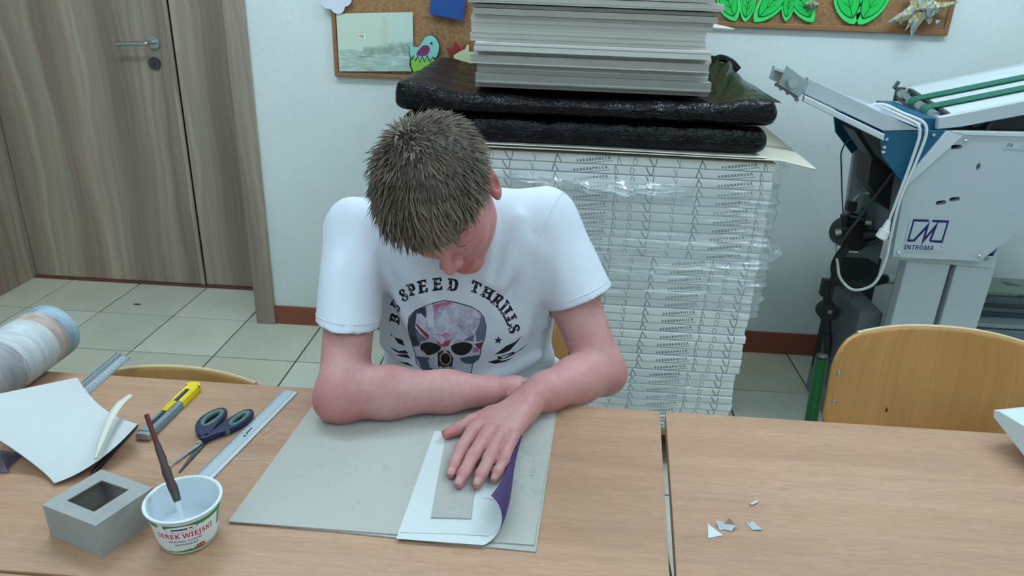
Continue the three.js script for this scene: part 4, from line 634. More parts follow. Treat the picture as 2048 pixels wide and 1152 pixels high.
{ // scissors, opened a little
  const t = thing('scissors', 'open scissors with navy and teal handles on the table', 'scissors');
  const sm = std(0xc8ccce, 0.25, { metalness: 0.9 }), sd = std(0x5c625f, 0.35, { metalness: 0.85 }), navy = std(0x1a2348, 0.45), teal = std(0x52776f, 0.5);
  const y = TT + 0.0012;
  const flat = (pts, y0, y1, b = 0.0004) => slab(pts, y0, y1, b);
  obj('blade', flat([[1.1075, 1.8715], [1.113, 1.8745], [1.1035, 1.9005], [1.0905, 1.9385], [1.0885, 1.9385], [1.0925, 1.918], [1.1005, 1.886]], y + 0.002, y + 0.0036), sm, t);
  obj('blade', flat([[1.108, 1.862], [1.1165, 1.868], [1.1145, 1.902], [1.1105, 1.9475], [1.109, 1.9475], [1.1075, 1.915], [1.105, 1.885]], y, y + 0.0016), sd, t);
  obj('pivot_screw', new THREE.CylinderGeometry(0.0042, 0.0046, 0.0028, 20).translate(1.1075, y + 0.005, 1.8765), sm, t);
  const ring = (pts, h) => blob(pts, 70);
  const loop = (outer, inner, grip, name) => { // outline with finger hole, lying in x,z
    const s = blob(outer.map(([x, z]) => [x, -z]), 70); s.holes.push(new THREE.Path(blob(inner.map(([x, z]) => [x, -z]), 60).getPoints()));
    const g = new THREE.ExtrudeGeometry(s, { depth: 0.0062, bevelEnabled: true, bevelThickness: 0.0022, bevelSize: 0.0018, bevelOffset: -0.0018, bevelSegments: 3 }).rotateX(-Math.PI / 2).translate(0, y + 0.0022, 0);
    const h = obj('handle', g, navy, t);
    obj('grip_lining', new THREE.TubeGeometry(new THREE.CatmullRomCurve3(inner.map(([x, z]) => V(x, y + 0.0075, z)), true, 'centripetal'), 70, 0.0042, 10, true), teal, h);
    obj('grip_band', grip, teal, h); return h;
  };
  const o1 = [[1.107, 1.866], [1.094, 1.856], [1.083, 1.838], [1.081, 1.815], [1.09, 1.793], [1.102, 1.783], [1.112, 1.786], [1.117, 1.805], [1.117, 1.83], [1.1165, 1.85], [1.115, 1.866]], i1 = [[1.092, 1.832], [1.089, 1.815], [1.095, 1.799], [1.104, 1.791], [1.109, 1.796], [1.1095, 1.812], [1.106, 1.828], [1.099, 1.837]];
  loop(o1, i1, rod([1.0905, y + 0.0055, 1.848], [1.098, y + 0.0055, 1.855], 0.0042, 0.0042, 10));
  const o2 = [[1.113, 1.872], [1.122, 1.856], [1.1295, 1.834], [1.1375, 1.808], [1.147, 1.79], [1.1585, 1.783], [1.1665, 1.789], [1.1675, 1.806], [1.1615, 1.828], [1.149, 1.846], [1.1335, 1.86], [1.121, 1.874]], i2 = [[1.143, 1.826], [1.1455, 1.808], [1.152, 1.795], [1.1595, 1.793], [1.1605, 1.806], [1.1565, 1.822], [1.149, 1.832]];
  loop(o2.map(([x, z]) => [x - 0.008, z - 0.002]), i2.map(([x, z]) => [x - 0.008, z - 0.002]), rod([1.127, y + 0.0055, 1.833], [1.14, y + 0.0055, 1.846], 0.0042, 0.0042, 10));
}
{ // grey cardboard box with a window in its lid
  const t = thing('cardboard_box', 'small grey cardboard box with a rectangular window in its top', 'box');
  const A = [1.009, 2.090], B = [1.098, 2.120], C = [1.129, 2.042], D = [1.040, 2.012], y0 = TT + EPS, y1 = 0.760, gm = std(0xe6ebee, 0.85, { map: boardTex });
  const hole = [[1.034, 2.0785], [1.081, 2.0955], [1.1005, 2.0495], [1.0535, 2.0345]];
  obj('lid', boxUV(slab([A, B, C, D], y1 - 0.0022, y1, 0.0002, [hole]), 2, 2), gm, t);
  const wall = (p, q) => { const d = [q[0] - p[0], q[1] - p[1]], L = Math.hypot(...d), n = [-d[1] / L * 0.0022, d[0] / L * 0.0022], cx = (A[0] + B[0] + C[0] + D[0]) / 4, cz = (A[1] + B[1] + C[1] + D[1]) / 4, s = ((cx - p[0]) * n[0] + (cz - p[1]) * n[1]) > 0 ? 1 : -1; return boxUV(slab([p, q, [q[0] + n[0] * s, q[1] + n[1] * s], [p[0] + n[0] * s, p[1] + n[1] * s]], y0, y1 - 0.0023), 2, 2); };
  const ins = p => [p[0] + (1.069 - p[0]) * 0.012, p[1] + (2.066 - p[1]) * 0.012], Q = [A, B, C, D].map(ins);
  for (let i = 0; i < 4; i++) obj('side_wall', wall(Q[i], Q[(i + 1) % 4]), gm, t);
}
const CUP = [1.187, 2.0735];
{ // cottage-cheese cup with glue
  const t = thing('cheese_cup', 'white printed plastic cottage cheese cup holding glue', 'cup', [CUP[0], TT + EPS, CUP[1]], 0);
  const label = canvasTex(2048, 400, (c, w, h) => {
    c.fillStyle = '#e4edf0'; c.fillRect(0, 0, w, h);
    c.fillStyle = '#2f8a45'; c.fillRect(0, 0, w, 46); c.fillStyle = '#e4edf0'; c.fillRect(780, 0, 60, 60);
    c.fillStyle = '#2c7f3c'; for (let i = 0; i < 500; i++) { const x = i * 4.1, k = HT[i]; c.beginPath(); c.moveTo(x, 372); c.lineTo(x + 5 + k * 8, 372 - (18 + k * 34) * (0.55 + 0.45 * Math.sin(x * 0.013))); c.lineTo(x + 11, 372); c.fill(); } c.fillRect(0, 364, w, 14); c.fillStyle = '#cfd6b8'; c.fillRect(0, 378, w, 22);
    for (const x0 of [1024]) {
      c.fillStyle = '#e9f0f2'; c.beginPath(); c.ellipse(x0 - 20, 54, 150, 40, 0, 0, 7); c.fill(); c.strokeStyle = '#6a7684'; c.lineWidth = 6; c.stroke(); c.fillStyle = '#33415e'; c.font = 'bold 30px sans-serif'; c.fillRect(x0 - 110, 46, 150, 22); c.fillStyle = '#b33'; c.fillRect(x0 + 52, 44, 36, 18);
      c.textAlign = 'center'; c.fillStyle = '#c8202e'; c.font = 'bold 92px sans-serif'; c.save(); c.translate(x0 + 6, 178); c.scale(0.9, 1); c.fillText('SEREK WIEJSKI', 0, 0); c.restore();
      c.fillStyle = '#39424a'; c.font = 'bold 40px sans-serif'; c.fillText('NATURAL CHEESE', x0, 236); c.fillText('NATURALNY', x0 + 10, 282);
      c.fillStyle = '#b9343a'; c.beginPath(); c.ellipse(x0 + 150, 332, 50, 26, 0, 0, 7); c.fill(); c.fillStyle = '#e4edf0'; c.fillRect(x0 + 130, 328, 10, 16); c.fillRect(x0 + 158, 326, 10, 16);
      c.fillStyle = '#1d5a37'; c.fillRect(x0 + 372, 20, 120, 200); c.fillStyle = '#8fb79a'; c.beginPath(); c.ellipse(x0 + 432, 90, 40, 30, 0, 0, 7); c.fill(); c.fillRect(x0 + 398, 130, 74, 76);
      c.fillStyle = '#8f97a8'; for (let i = 0; i < 9; i++) c.fillRect(x0 + 530, 50 + i * 30, 60, 7);
    }
  }, true);
  const ro = new THREE.LatheGeometry([[0.0, 0.0], [0.031, 0.0], [0.0335, 0.0015], [0.035, 0.004]].map(p => new THREE.Vector2(...p)), 64);
  const wp = std(0xdfe8ec, 0.4), inner = phys(0xd9e4ea, 0.3, { clearcoat: 0.3 });
  obj('cup_bottom', ro, wp, t);
  const sideP = []; for (let i = 0; i <= 10; i++) { const s = i / 10; sideP.push(new THREE.Vector2(0.035 + 0.0085 * Math.pow(s, 0.8), 0.004 + 0.050 * s)); }
  const sg = new THREE.LatheGeometry(sideP, 96, Math.PI); sg.rotateY(0.42);
  obj('printed_wall', sg, std(0xffffff, 0.4, { map: label }), t);
  obj('rim', new THREE.LatheGeometry([[0.0435, 0.054], [0.0438, 0.0585], [0.0462, 0.0595], [0.0475, 0.0608], [0.0476, 0.0622], [0.0465, 0.063], [0.0445, 0.0628], [0.0428, 0.061], [0.0424, 0.054]].map(p => new THREE.Vector2(...p)), 96), wp, t);
  obj('inner_wall', new THREE.LatheGeometry([[0.0424, 0.0545], [0.0405, 0.05], [0.0395, 0.04], [0.0375, 0.026], [0.0358, 0.0165]].map(p => new THREE.Vector2(...p)), 96), inner, t);
  const gl = new THREE.CircleGeometry(0.0365, 64).rotateX(-Math.PI / 2).translate(0, 0.019, 0); obj('glue', [gl, new THREE.SphereGeometry(0.010, 20, 10).scale(1.3, 0.25, 1).translate(0.012, 0.019, 0.006)], phys(0xd6e2ea, 0.25, { clearcoat: 0.6 }), t);
  for (const m of t.children) if (m.material) m.material.side = THREE.DoubleSide;
}
{ // brush stuck in the glue
  const t = thing('glue_brush', 'worn dark red paintbrush standing in the cottage cheese cup', 'brush');
  const a = V(1.1265, 0.862, 2.024), b = V(1.181, 0.772, 2.0765), dir = b.clone().sub(a).normalize(), at = s => a.clone().addScaledVector(dir, s), L = b.distanceTo(a);
  const lathe = (prof, s0, s1, bump) => { const g = new THREE.LatheGeometry(prof.map(([r, s]) => new THREE.Vector2(r, s)), 14), p = g.attributes.position; for (let i = 0; i < p.count; i++) { const k = 1 + (vn3(p.getX(i) * 300, p.getY(i) * 130, p.getZ(i) * 300) - 0.5) * bump; p.setX(i, p.getX(i) * k); p.setZ(i, p.getZ(i) * k); } g.computeVertexNormals(); g.applyQuaternion(new THREE.Quaternion().setFromUnitVectors(V(0, 1, 0), dir)); return g.translate(a.x, a.y, a.z); };
  obj('handle', lathe([[0, 0], [0.0026, 0], [0.003, 0.002], [0.0031, 0.03], [0.0036, 0.042]], 0, 0, 0.12), std(0x5a1418, 0.4), t);
  obj('crusted_handle', lathe([[0.0036, 0.041], [0.0046, 0.05], [0.005, 0.062], [0.0048, 0.07], [0.0058, 0.08], [0.0054, 0.09], [0.0062, 0.1], [0.005, 0.112]], 0, 0, 0.5), std(0x4a3835, 0.6), t);
  const tip = V(1.189, 0.7325, 2.0845), c = at(0.111);
  obj('ferrule', lathe([[0.0052, 0.108], [0.0048, 0.116], [0.004, 0.1195], [0, 0.1198]], 0, 0, 0.2), std(0x4b5550, 0.4, { metalness: 0.6 }), t);
  obj('bristles', tube([[at(0.117).x, at(0.117).y, at(0.117).z], [1.1845, 0.755, 2.080], [1.187, 0.742, 2.083], [1.189, 0.7335, 2.085]], 0.0036, 20, 10), std(0xdfe6e8, 0.5), t);
}
{ // big curled white sheet
  const q = (A, M2, B) => t => { // quadratic through mid
    const c = V(...M2).multiplyScalar(2).sub(V(...A).multiplyScalar(0.5)).sub(V(...B).multiplyScalar(0.5)); return V(...A).multiplyScalar((1 - t) ** 2).addScaledVector(c, 2 * t * (1 - t)).addScaledVector(V(...B), t * t); };
  const TL = [0.773, 0.80, 1.946], TR = [0.832, 0.7385, 1.747], BR = [1.020, 0.750, 1.887], BL = [0.952, 0.7155, 1.995];
  const top = q(TL, [0.817, 0.778, 1.856], TR), right = q(TR, [0.917, 0.7285, 1.817], BR), bot = q(BL, [0.994, 0.7285, 1.955], BR), left = q(TL, [0.881, 0.735, 1.960], BL);
  const f = (u, v) => { // u: left->right (TL..TR), v: top->bottom
    const p = top(u).multiplyScalar(1 - v).addScaledVector(bot(u), v).addScaledVector(left(v), 1 - u).addScaledVector(right(v), u);
    return p.addScaledVector(V(...TL), -(1 - u) * (1 - v)).addScaledVector(V(...TR), -u * (1 - v)).addScaledVector(V(...BL), -(1 - u) * v).addScaledVector(V(...BR), -u * v); };
  const g = sheet(f, 40, 40, 0.0008);
  tag(obj('white_card', g, std(0xced2d3, 0.7)), 'large curled sheet of white card under the bone folder', 'card');
}
{ // bone folder resting on the card
  const pts = [[0.972, 0.757, 1.821], [0.9705, 0.7575, 1.849], [0.976, 0.753, 1.885], [0.990, 0.7455, 1.935], [1.0, 0.740, 1.966]], cv = new THREE.CatmullRomCurve3(pts.map(p => V(...p)));
  const g = sheet((u, v) => { const p = cv.getPoint(v), tg = cv.getTangent(v), side = V(0, 1, 0).cross(tg).normalize(), w = 0.0082 * Math.pow(Math.sin(Math.PI * clamp(v * 0.86 + 0.09)), 0.55) * (1 - 0.55 * v); return p.addScaledVector(side, (u * 2 - 1) * w).add(V(0, 0.0022 * (1 - (u * 2 - 1) ** 2), 0)); }, 10, 50, 0.0016);
  tag(obj('bone_folder', g, std(0xd9d6c6, 0.45)), 'ivory curved bone folder lying on the white card', 'bone folder');
}
tag(obj('black_pen', [rod([0.9905, TT + 0.0045, 1.962], [0.984, TT + 0.0045, 1.84], 0.0042, 0.0042, 14), rod([0.9905, TT + 0.0045, 1.962], [0.9912, TT + 0.0042, 1.972], 0.0042, 0.0015, 14)], M.black), 'black pen half under the white card', 'pen');
{ // rolled watercolour print
  const tex = canvasTex(512, 1024, (c, w, h) => { // u around, v along (0 = far end)
    c.fillStyle = '#b9bcbd'; c.fillRect(0, 0, w, h); let s = 21; const r = () => (s = (s * 16807) % 2147483647) / 2147483647;
    const band = (y0, y1, cols, n, a) => { for (let i = 0; i < n; i++) { c.globalAlpha = a; c.fillStyle = cols[Math.floor(r() * cols.length)]; c.beginPath(); c.ellipse(r() * w, y0 + r() * (y1 - y0), 20 + r() * 70, 8 + r() * 26, (r() - 0.5) * 0.4, 0, 7); c.fill(); } c.globalAlpha = 1; };
    c.fillStyle = '#7f97a6'; c.fillRect(0, 0, w, 88); band(0, 80, ['#93acba', '#5d7482', '#a9bdc6'], 60, 0.35); c.fillStyle = '#ad9183'; c.fillRect(0, 88, w, 62); band(92, 160, ['#b9a296', '#9b7f76', '#c6b8b0'], 70, 0.4);
    band(165, 360, ['#c5cbce', '#b6bcc0', '#cfd4d6'], 90, 0.5); band(380, 640, ['#8e8d90', '#a19a9a', '#7f8086', '#aea4a0'], 130, 0.4); band(640, 1024, ['#9c938f', '#8a8487', '#b4aeac'], 160, 0.4);
    c.strokeStyle = 'rgba(80,80,88,0.45)'; c.lineWidth = 5; c.beginPath(); c.moveTo(0, 400); c.bezierCurveTo(150, 340, 300, 350, 512, 400); c.stroke();
  }, true);
  const R = 0.053, a = V(0.712, TT + R + 0.0005, 1.628), b = V(0.716, TT + R + 0.0005, 2.02), t = thing('paper_roll', 'rolled-up watercolour print lying on the table', 'paper roll');
  const len = a.distanceTo(b), g = new THREE.CylinderGeometry(R, R, len, 72, 20, true); const p = g.attributes.position; for (let i = 0; i < p.count; i++) { const k = 1 - 0.012 + 0.012 * vn3(p.getX(i) * 20, p.getY(i) * 12, p.getZ(i) * 20); p.setX(i, p.getX(i) * k); p.setZ(i, p.getZ(i) * k); }
  g.computeVertexNormals();
  const put = q => q.applyQuaternion(new THREE.Quaternion().setFromUnitVectors(V(0, 1, 0), a.clone().sub(b).normalize())).translate((a.x + b.x) / 2, (a.y + b.y) / 2, (a.z + b.z) / 2);
  obj('rolled_sheet', put(g), std(0xffffff, 0.55, { map: tex, side: THREE.DoubleSide }), t);
  const sp = []; for (let i = 0; i <= 120; i++) { const q = i / 120, an = q * 6.283 * 2.6, r = R * 0.985 - q * 0.018; sp.push([Math.cos(an) * r, Math.sin(an) * r]); } const bk = sp.slice().reverse().map(([x, y]) => { const r = Math.hypot(x, y); return [x * (r - 0.0006) / r, y * (r - 0.0006) / r]; });
  obj('inner_turns', put(plate([...sp, ...bk], -len / 2 + 0.002, len / 2 - 0.002).rotateX(-Math.PI / 2)), std(0xc8ccce, 0.8), t);
}
{ // crumpled clear plastic by the card
  tag(obj('plastic_bag', sheet((u, v) => V(mix(0.81, 0.858, u) + 0.012 * vn(u * 3, v * 3), TT + 0.003 + 0.014 * Math.sin(Math.PI * u) * Math.sin(Math.PI * v) * (0.5 + vn(u * 4, v * 5)), mix(1.925, 1.968, v) + 0.01 * vn(u * 5 + 9, v * 5)), 36, 36, 0.0003), phys(0xc9c6dc, 0.15, { transmission: 0.9, thickness: 0 })), 'crumpled clear lilac plastic bag peeking out under the white card', 'plastic bag');
}
{ // white wedge-shaped casing at the table's end
  const t = thing('white_device', 'white casing with slanted underside at the end of the table', 'device');
  const m = std(0xd2dee2, 0.5);
  const gm2 = plate([[-2.10, TT + EPS], [-1.82, TT + EPS], [-1.706, 0.756], [-1.703, 0.768], [-1.712, 0.772], [-2.10, 0.790]], 0, 0.7, 0.0015).rotateY(Math.PI / 2); // x<-z... profile in (−z, y)
  gm2.translate(0, 0, 0); const body = obj('casing', gm2, m, t); 
  body.rotation.y = 0.28; const c = Math.cos(0.28), s = Math.sin(0.28); body.position.set(2.392 - (0 * c + 1.706 * s), 0, 1.712 - (1.706 * c - 0 * s));
  obj('rubber_foot', new THREE.CylinderGeometry(0.012, 0.012, 0.03, 16).translate(2.55, TT + 0.0155, 1.80), M.rubber, t);
}
// ---------------------------------------------------------------- paper offcuts
{
  const W = std(0xd2dcde, 0.7), G = std(0xb3bcc2, 0.75), B = std(0x8d6a58, 0.8), y = TT + EPS;
  const scrap = (pts, m, label, lift) => { const g = slab(pts, y, y + 0.0008); if (lift) { const p = g.attributes.position; for (let i = 0; i < p.count; i++) p.setY(i, p.getY(i) + lift(p.getX(i), p.getZ(i))); g.computeVertexNormals(); } tag(obj('paper_scrap', g, m), label, 'paper scrap', 'offcuts on the empty table'); };
  scrap([[1.878, 1.975], [1.8735, 2.0045], [1.8945, 1.9965]], W, 'white triangular paper offcut');
  scrap([[1.9085, 1.962], [1.9015, 1.9765], [1.916, 1.9745], [1.9125, 1.9615]], B, 'brown trapezoid paper offcut');
  scrap([[1.9315, 1.965], [1.938, 1.9815], [1.9515, 1.9815], [1.9425, 1.963], [1.9375, 1.9685]], G, 'pale grey notched offcut apart from the others', (x, z) => (x > 1.944 ? 0.002 : 0));
  scrap([[1.889, 1.9725], [1.892, 1.987], [1.8985, 1.985], [1.9, 1.974]], G, 'bent grey offcut touching the white triangle', (x, z) => 0.004 * clamp((1.985 - z) / 0.012));
  scrap([[1.900, 1.974], [1.8985, 1.984], [1.908, 1.9885], [1.9135, 1.981], [1.9195, 1.981], [1.912, 1.9765]], G, 'folded grey offcut beside the brown trapezoid', (x, z) => 0.003 * clamp((x - 1.905) / 0.01));
  tag(obj('paper_scrap', tube([[1.9475, TT + 0.0022, 1.9285], [1.953, TT + 0.002, 1.9255], [1.96, TT + 0.002, 1.919]], 0.0016, 16, 8), W), 'thin curled white paper sliver', 'paper scrap', 'offcuts on the empty table');
  const thr = std(0xd9c9ba, 0.8), f = (p, n) => tag(obj('paper_fibre', tube(p.map(([x, z]) => [x, TT + 0.0008, z]), 0.0005, 20, 5), thr), n, 'fibre', 'fibres beside the ruler');
  f([[1.176, 1.906], [1.2, 1.904], [1.218, 1.901], [1.233, 1.903]], 'long pale fibre beside the aluminium ruler'); f([[1.193, 1.84], [1.197, 1.828], [1.201, 1.816]], 'short pale fibre near the middle of the ruler'); f([[1.207, 1.843], [1.21, 1.836], [1.209, 1.829]], 'tiny pale fibre between ruler and grey board');
}
// ---------------------------------------------------------------- the person
// naive surface nets over a distance field; skip(x,y,z) leaves cells to a finer grid
function nets(f, lo, hi, h, skip) {
  const nx = Math.ceil((hi[0] - lo[0]) / h) + 1, ny = Math.ceil((hi[1] - lo[1]) / h) + 1, nz = Math.ceil((hi[2] - lo[2]) / h) + 1, F = new Float32Array(nx * ny * nz), id = (i, j, k) => (k * ny + j) * nx + i;
  for (let k = 0; k < nz; k++) for (let j = 0; j < ny; j++) for (let i = 0; i < nx;) { const d = f(lo[0] + i * h, lo[1] + j * h, lo[2] + k * h); F[id(i, j, k)] = d; let n = 1; const far = Math.abs(d) * 0.7 / h; if (far > 3) n = Math.min(Math.floor(far - 1.5), nx - i); for (let q = 1; q < n; q++) F[id(i + q, j, k)] = d; i += n; }
  const vid = new Int32Array(nx * ny * nz).fill(-1), pos = [];
  const E = [[0, 1], [2, 3], [4, 5], [6, 7], [0, 2], [1, 3], [4, 6], [5, 7], [0, 4], [1, 5], [2, 6], [3, 7]];
  for (let k = 0; k < nz - 1; k++) for (let j = 0; j < ny - 1; j++) for (let i = 0; i < nx - 1; i++) {
    const v = []; let m = 0; for (let c = 0; c < 8; c++) { const q = F[id(i + (c & 1), j + ((c >> 1) & 1), k + (c >> 2))]; v.push(q); if (q < 0) m++; }
    if (m === 0 || m === 8) continue; let sx = 0, sy = 0, sz = 0, n = 0;
    for (const [a, b] of E) if ((v[a] < 0) !== (v[b] < 0)) { const t = v[a] / (v[a] - v[b]); sx += mix(a & 1, b & 1, t); sy += mix((a >> 1) & 1, (b >> 1) & 1, t); sz += mix(a >> 2, b >> 2, t); n++; }
    vid[id(i, j, k)] = pos.length / 3; pos.push(lo[0] + (i + sx / n) * h, lo[1] + (j + sy / n) * h, lo[2] + (k + sz / n) * h);
  }
  const idx = [], quad = (a, b, c, d, flip) => { if (a < 0 || b < 0 || c < 0 || d < 0) return; if (skip) { const x = (pos[a * 3] + pos[c * 3]) / 2, y = (pos[a * 3 + 1] + pos[c * 3 + 1]) / 2, z = (pos[a * 3 + 2] + pos[c * 3 + 2]) / 2; if (skip(x, y, z)) return; } flip ? idx.push(a, c, b, a, d, c) : idx.push(a, b, c, a, c, d); };
  for (let k = 1; k < nz - 1; k++) for (let j = 1; j < ny - 1; j++) for (let i = 1; i < nx - 1; i++) {
    const s = F[id(i, j, k)] < 0;
    if (s !== F[id(i + 1, j, k)] < 0) quad(vid[id(i, j - 1, k - 1)], vid[id(i, j, k - 1)], vid[id(i, j, k)], vid[id(i, j - 1, k)], !s);
    if (s !== F[id(i, j + 1, k)] < 0) quad(vid[id(i - 1, j, k - 1)], vid[id(i - 1, j, k)], vid[id(i, j, k)], vid[id(i, j, k - 1)], !s);
    if (s !== F[id(i, j, k + 1)] < 0) quad(vid[id(i - 1, j - 1, k)], vid[id(i, j - 1, k)], vid[id(i, j, k)], vid[id(i - 1, j, k)], !s);
  }
  // keep used vertices, normals from the field
  const map = new Map(), P = [], N = [], I = []; const e = h * 0.5;
  for (const a of idx) { let m = map.get(a); if (m === undefined) { m = P.length / 3; map.set(a, m); const x = pos[a * 3], y = pos[a * 3 + 1], z = pos[a * 3 + 2]; P.push(x, y, z); const gx = f(x + e, y, z) - f(x - e, y, z), gy = f(x, y + e, z) - f(x, y - e, z), gz = f(x, y, z + e) - f(x, y, z - e), L = Math.hypot(gx, gy, gz) || 1; N.push(gx / L, gy / L, gz / L); } I.push(m); }
  const g = new THREE.BufferGeometry(); g.setAttribute('position', new THREE.Float32BufferAttribute(P, 3)); g.setAttribute('normal', new THREE.Float32BufferAttribute(N, 3)); g.setIndex(I); return g;
}
const smin = (a, b, k) => { const h = Math.max(k - Math.abs(a - b), 0) / k; return Math.min(a, b) - h * h * k * 0.25; };
const smax = (a, b, k) => -smin(-a, -b, k);
function cap(x, y, z, a, b, ra, rb) { const bx = b[0] - a[0], by = b[1] - a[1], bz = b[2] - a[2], px = x - a[0], py = y - a[1], pz = z - a[2]; const t = clamp((px * bx + py * by + pz * bz) / (bx * bx + by * by + bz * bz)); return Math.hypot(px - bx * t, py - by * t, pz - bz * t) - mix(ra, rb, t); }
function ell(x, y, z, c, r) { const px = (x - c[0]) / r[0], py = (y - c[1]) / r[1], pz = (z - c[2]) / r[2], k = Math.hypot(px, py, pz), q = Math.hypot(px / r[0], py / r[1], pz / r[2]); return q < 1e-9 ? -Math.min(...r) : k * (k - 1) / q; }
const bone = (list, k) => (x, y, z) => { let d = 1e9; for (const [a, b, ra, rb] of list) d = smin(d, cap(x, y, z, a, b, ra, rb), k); return d; };

// joints (metres, world)
const J = {
  neck: [1.452, 0.985, 1.515], headC: [1.465, 1.072, 1.680],
  shR: [1.268, 0.948, 1.500], elR: [1.308, 0.7575, 1.772], wrR: [1.548, 0.7475, 1.716],
  shL: [1.622, 0.975, 1.455], elL: [1.748, 0.728, 1.585], wrL: [1.612, 0.7475, 1.737],
};
const headM = new THREE.Matrix4().makeRotationFromEuler(new THREE.Euler(THREE.MathUtils.degToRad(46.8), THREE.MathUtils.degToRad(6.2), THREE.MathUtils.degToRad(22.6), 'YXZ')).setPosition(...J.headC);
const headI = headM.clone().invert(), hE = headI.elements;
const toHead = (x, y, z) => [hE[0] * x + hE[4] * y + hE[8] * z + hE[12], hE[1] * x + hE[5] * y + hE[9] * z + hE[13], hE[2] * x + hE[6] * y + hE[10] * z + hE[14]];
const fromHead = (x, y, z) => V(x, y, z).applyMatrix4(headM);
// head in its own axes: +z face, +y crown, +x the person's left
function headSDF(x, y, z) {
  const ax = Math.abs(x);
  let d = ell(x, y, z, [0, 0.030, -0.012], [0.0765, 0.086, 0.097]);
  d = smin(d, ell(x, y, z, [0, -0.030, 0.026], [0.0635, 0.074, 0.064]), 0.03);
  d = smin(d, cap(ax, y, z, [0.043, -0.064, 0.006], [0.009, -0.098, 0.066], 0.016, 0.016), 0.03);       // jaw
  d = smin(d, ell(ax, y, z, [0.038, -0.014, 0.060], [0.022, 0.020, 0.020]), 0.025);                      // cheeks
  d = smin(d, cap(ax, y, z, [0.012, 0.026, 0.083], [0.045, 0.024, 0.066], 0.0095, 0.009), 0.014);        // brow
  d = smax(d, -ell(ax, y, z, [0.031, 0.006, 0.098], [0.019, 0.0125, 0.018]), 0.014);                     // eye sockets
  d = smin(d, ell(ax, y, z, [0.031, 0.003, 0.0745], [0.0135, 0.0105, 0.0115]), 0.004);                   // lids
  d = smin(d, cap(x, y, z, [0, 0.018, 0.086], [0, -0.026, 0.109], 0.007, 0.0105), 0.012);                // nose
  d = smin(d, ell(ax, y, z, [0.0125, -0.031, 0.099], [0.0082, 0.0075, 0.010]), 0.008);
  d = smax(d, -ell(ax, y, z, [0.0068, -0.0385, 0.104], [0.0034, 0.004, 0.005]), 0.003);
  d = smin(d, cap(ax, y, z, [0, -0.0585, 0.0905], [0.022, -0.063, 0.079], 0.0062, 0.003), 0.008);        // lips
  d = smin(d, cap(ax, y, z, [0, -0.0705, 0.0885], [0.018, -0.068, 0.078], 0.0068, 0.003), 0.007);
  d = smin(d, ell(x, y, z, [0, -0.100, 0.070], [0.022, 0.016, 0.018]), 0.02);                            // chin
  const ey = y + 0.004, ez = z + 0.016; // ears
  let ear = ell(ax, ey, ez + ey * 0.2, [0.081, 0, 0], [0.009, 0.032, 0.019]); ear = smax(ear, -ell(ax, ey, ez, [0.090, 0.003, 0.004], [0.0075, 0.018, 0.010]), 0.004);
  d = smin(d, ear, 0.006); return d;
}
const neckA = fromHead(0, -0.035, -0.035).toArray(), throat = fromHead(0, -0.075, 0.0).toArray();
const mid = (a, b, t) => a.map((v, i) => mix(v, b[i], t));
// left hand, palm down on the paper: [joint, radius] chains
const HAND = {
  index: [[1.5345, 0.7430, 1.829, 0.0116], [1.5200, 0.7388, 1.877, 0.0099], [1.5140, 0.7310, 1.907, 0.0088], [1.5113, 0.7254, 1.9240, 0.0076]],
  middle: [[1.5560, 0.7450, 1.841, 0.0116], [1.5400, 0.7398, 1.896, 0.0102], [1.5303, 0.7316, 1.929, 0.0091], [1.5255, 0.7256, 1.945, 0.0078]],
  ring: [[1.5755, 0.7445, 1.844, 0.0112], [1.5650, 0.7396, 1.896, 0.0098], [1.5563, 0.7313, 1.927, 0.0088], [1.5518, 0.7254, 1.943, 0.0076]],
  pinky: [[1.5945, 0.7410, 1.845, 0.0104], [1.5862, 0.7352, 1.893, 0.0086], [1.5792, 0.7286, 1.916, 0.0077], [1.5755, 0.7244, 1.927, 0.0067]],
  thumb: [[1.5560, 0.7385, 1.782, 0.0160], [1.5270, 0.7350, 1.797, 0.0120], [1.5070, 0.7292, 1.811, 0.0104], [1.4900, 0.7262, 1.8235, 0.0085]],
};
function handSDF(x, y, z) {
  // palm: fan of metacarpals from the wrist
  let d = cap(x, y, z, [1.606, 0.7465, 1.752], [1.5375, 0.7405, 1.823], 0.0185, 0.0120);
  d = smin(d, cap(x, y, z, [1.610, 0.7475, 1.752], [1.5575, 0.7425, 1.834], 0.0190, 0.0125), 0.014);
  d = smin(d, cap(x, y, z, [1.616, 0.7470, 1.754], [1.5760, 0.7420, 1.837], 0.0190, 0.0122), 0.014);
  d = smin(d, cap(x, y, z, [1.620, 0.7445, 1.756], [1.5935, 0.7390, 1.838], 0.0180, 0.0115), 0.014);
  d = smin(d, cap(x, y, z, [1.593, 0.7400, 1.765], [1.560, 0.7370, 1.786], 0.0190, 0.0160), 0.016);    // ball of the thumb
  d = smin(d, cap(x, y, z, [1.560, 0.7370, 1.790], [1.540, 0.7370, 1.812], 0.0100, 0.0085), 0.016);    // web
  for (const n in HAND) { const c = HAND[n]; let f = 1e9; for (let i = 0; i < 3; i++) f = smin(f, cap(x, y, z, c[i], c[i + 1], c[i][3], c[i + 1][3]), 0.003);
    for (const i of [1, 2]) f = smin(f, Math.hypot(x - c[i][0], y - c[i][1] - 0.0015, z - c[i][2]) - c[i][3] * 0.93, 0.004);     // knuckle swell
    d = smin(d, f, n === 'thumb' ? 0.010 : 0.0022); }
  for (const n of ['index', 'middle', 'ring', 'pinky']) { const c = HAND[n][0]; d = smin(d, Math.hypot(x - c[0], y - c[1] - 0.0022, z - c[2]) - 0.0095, 0.008); }
  return d;
}
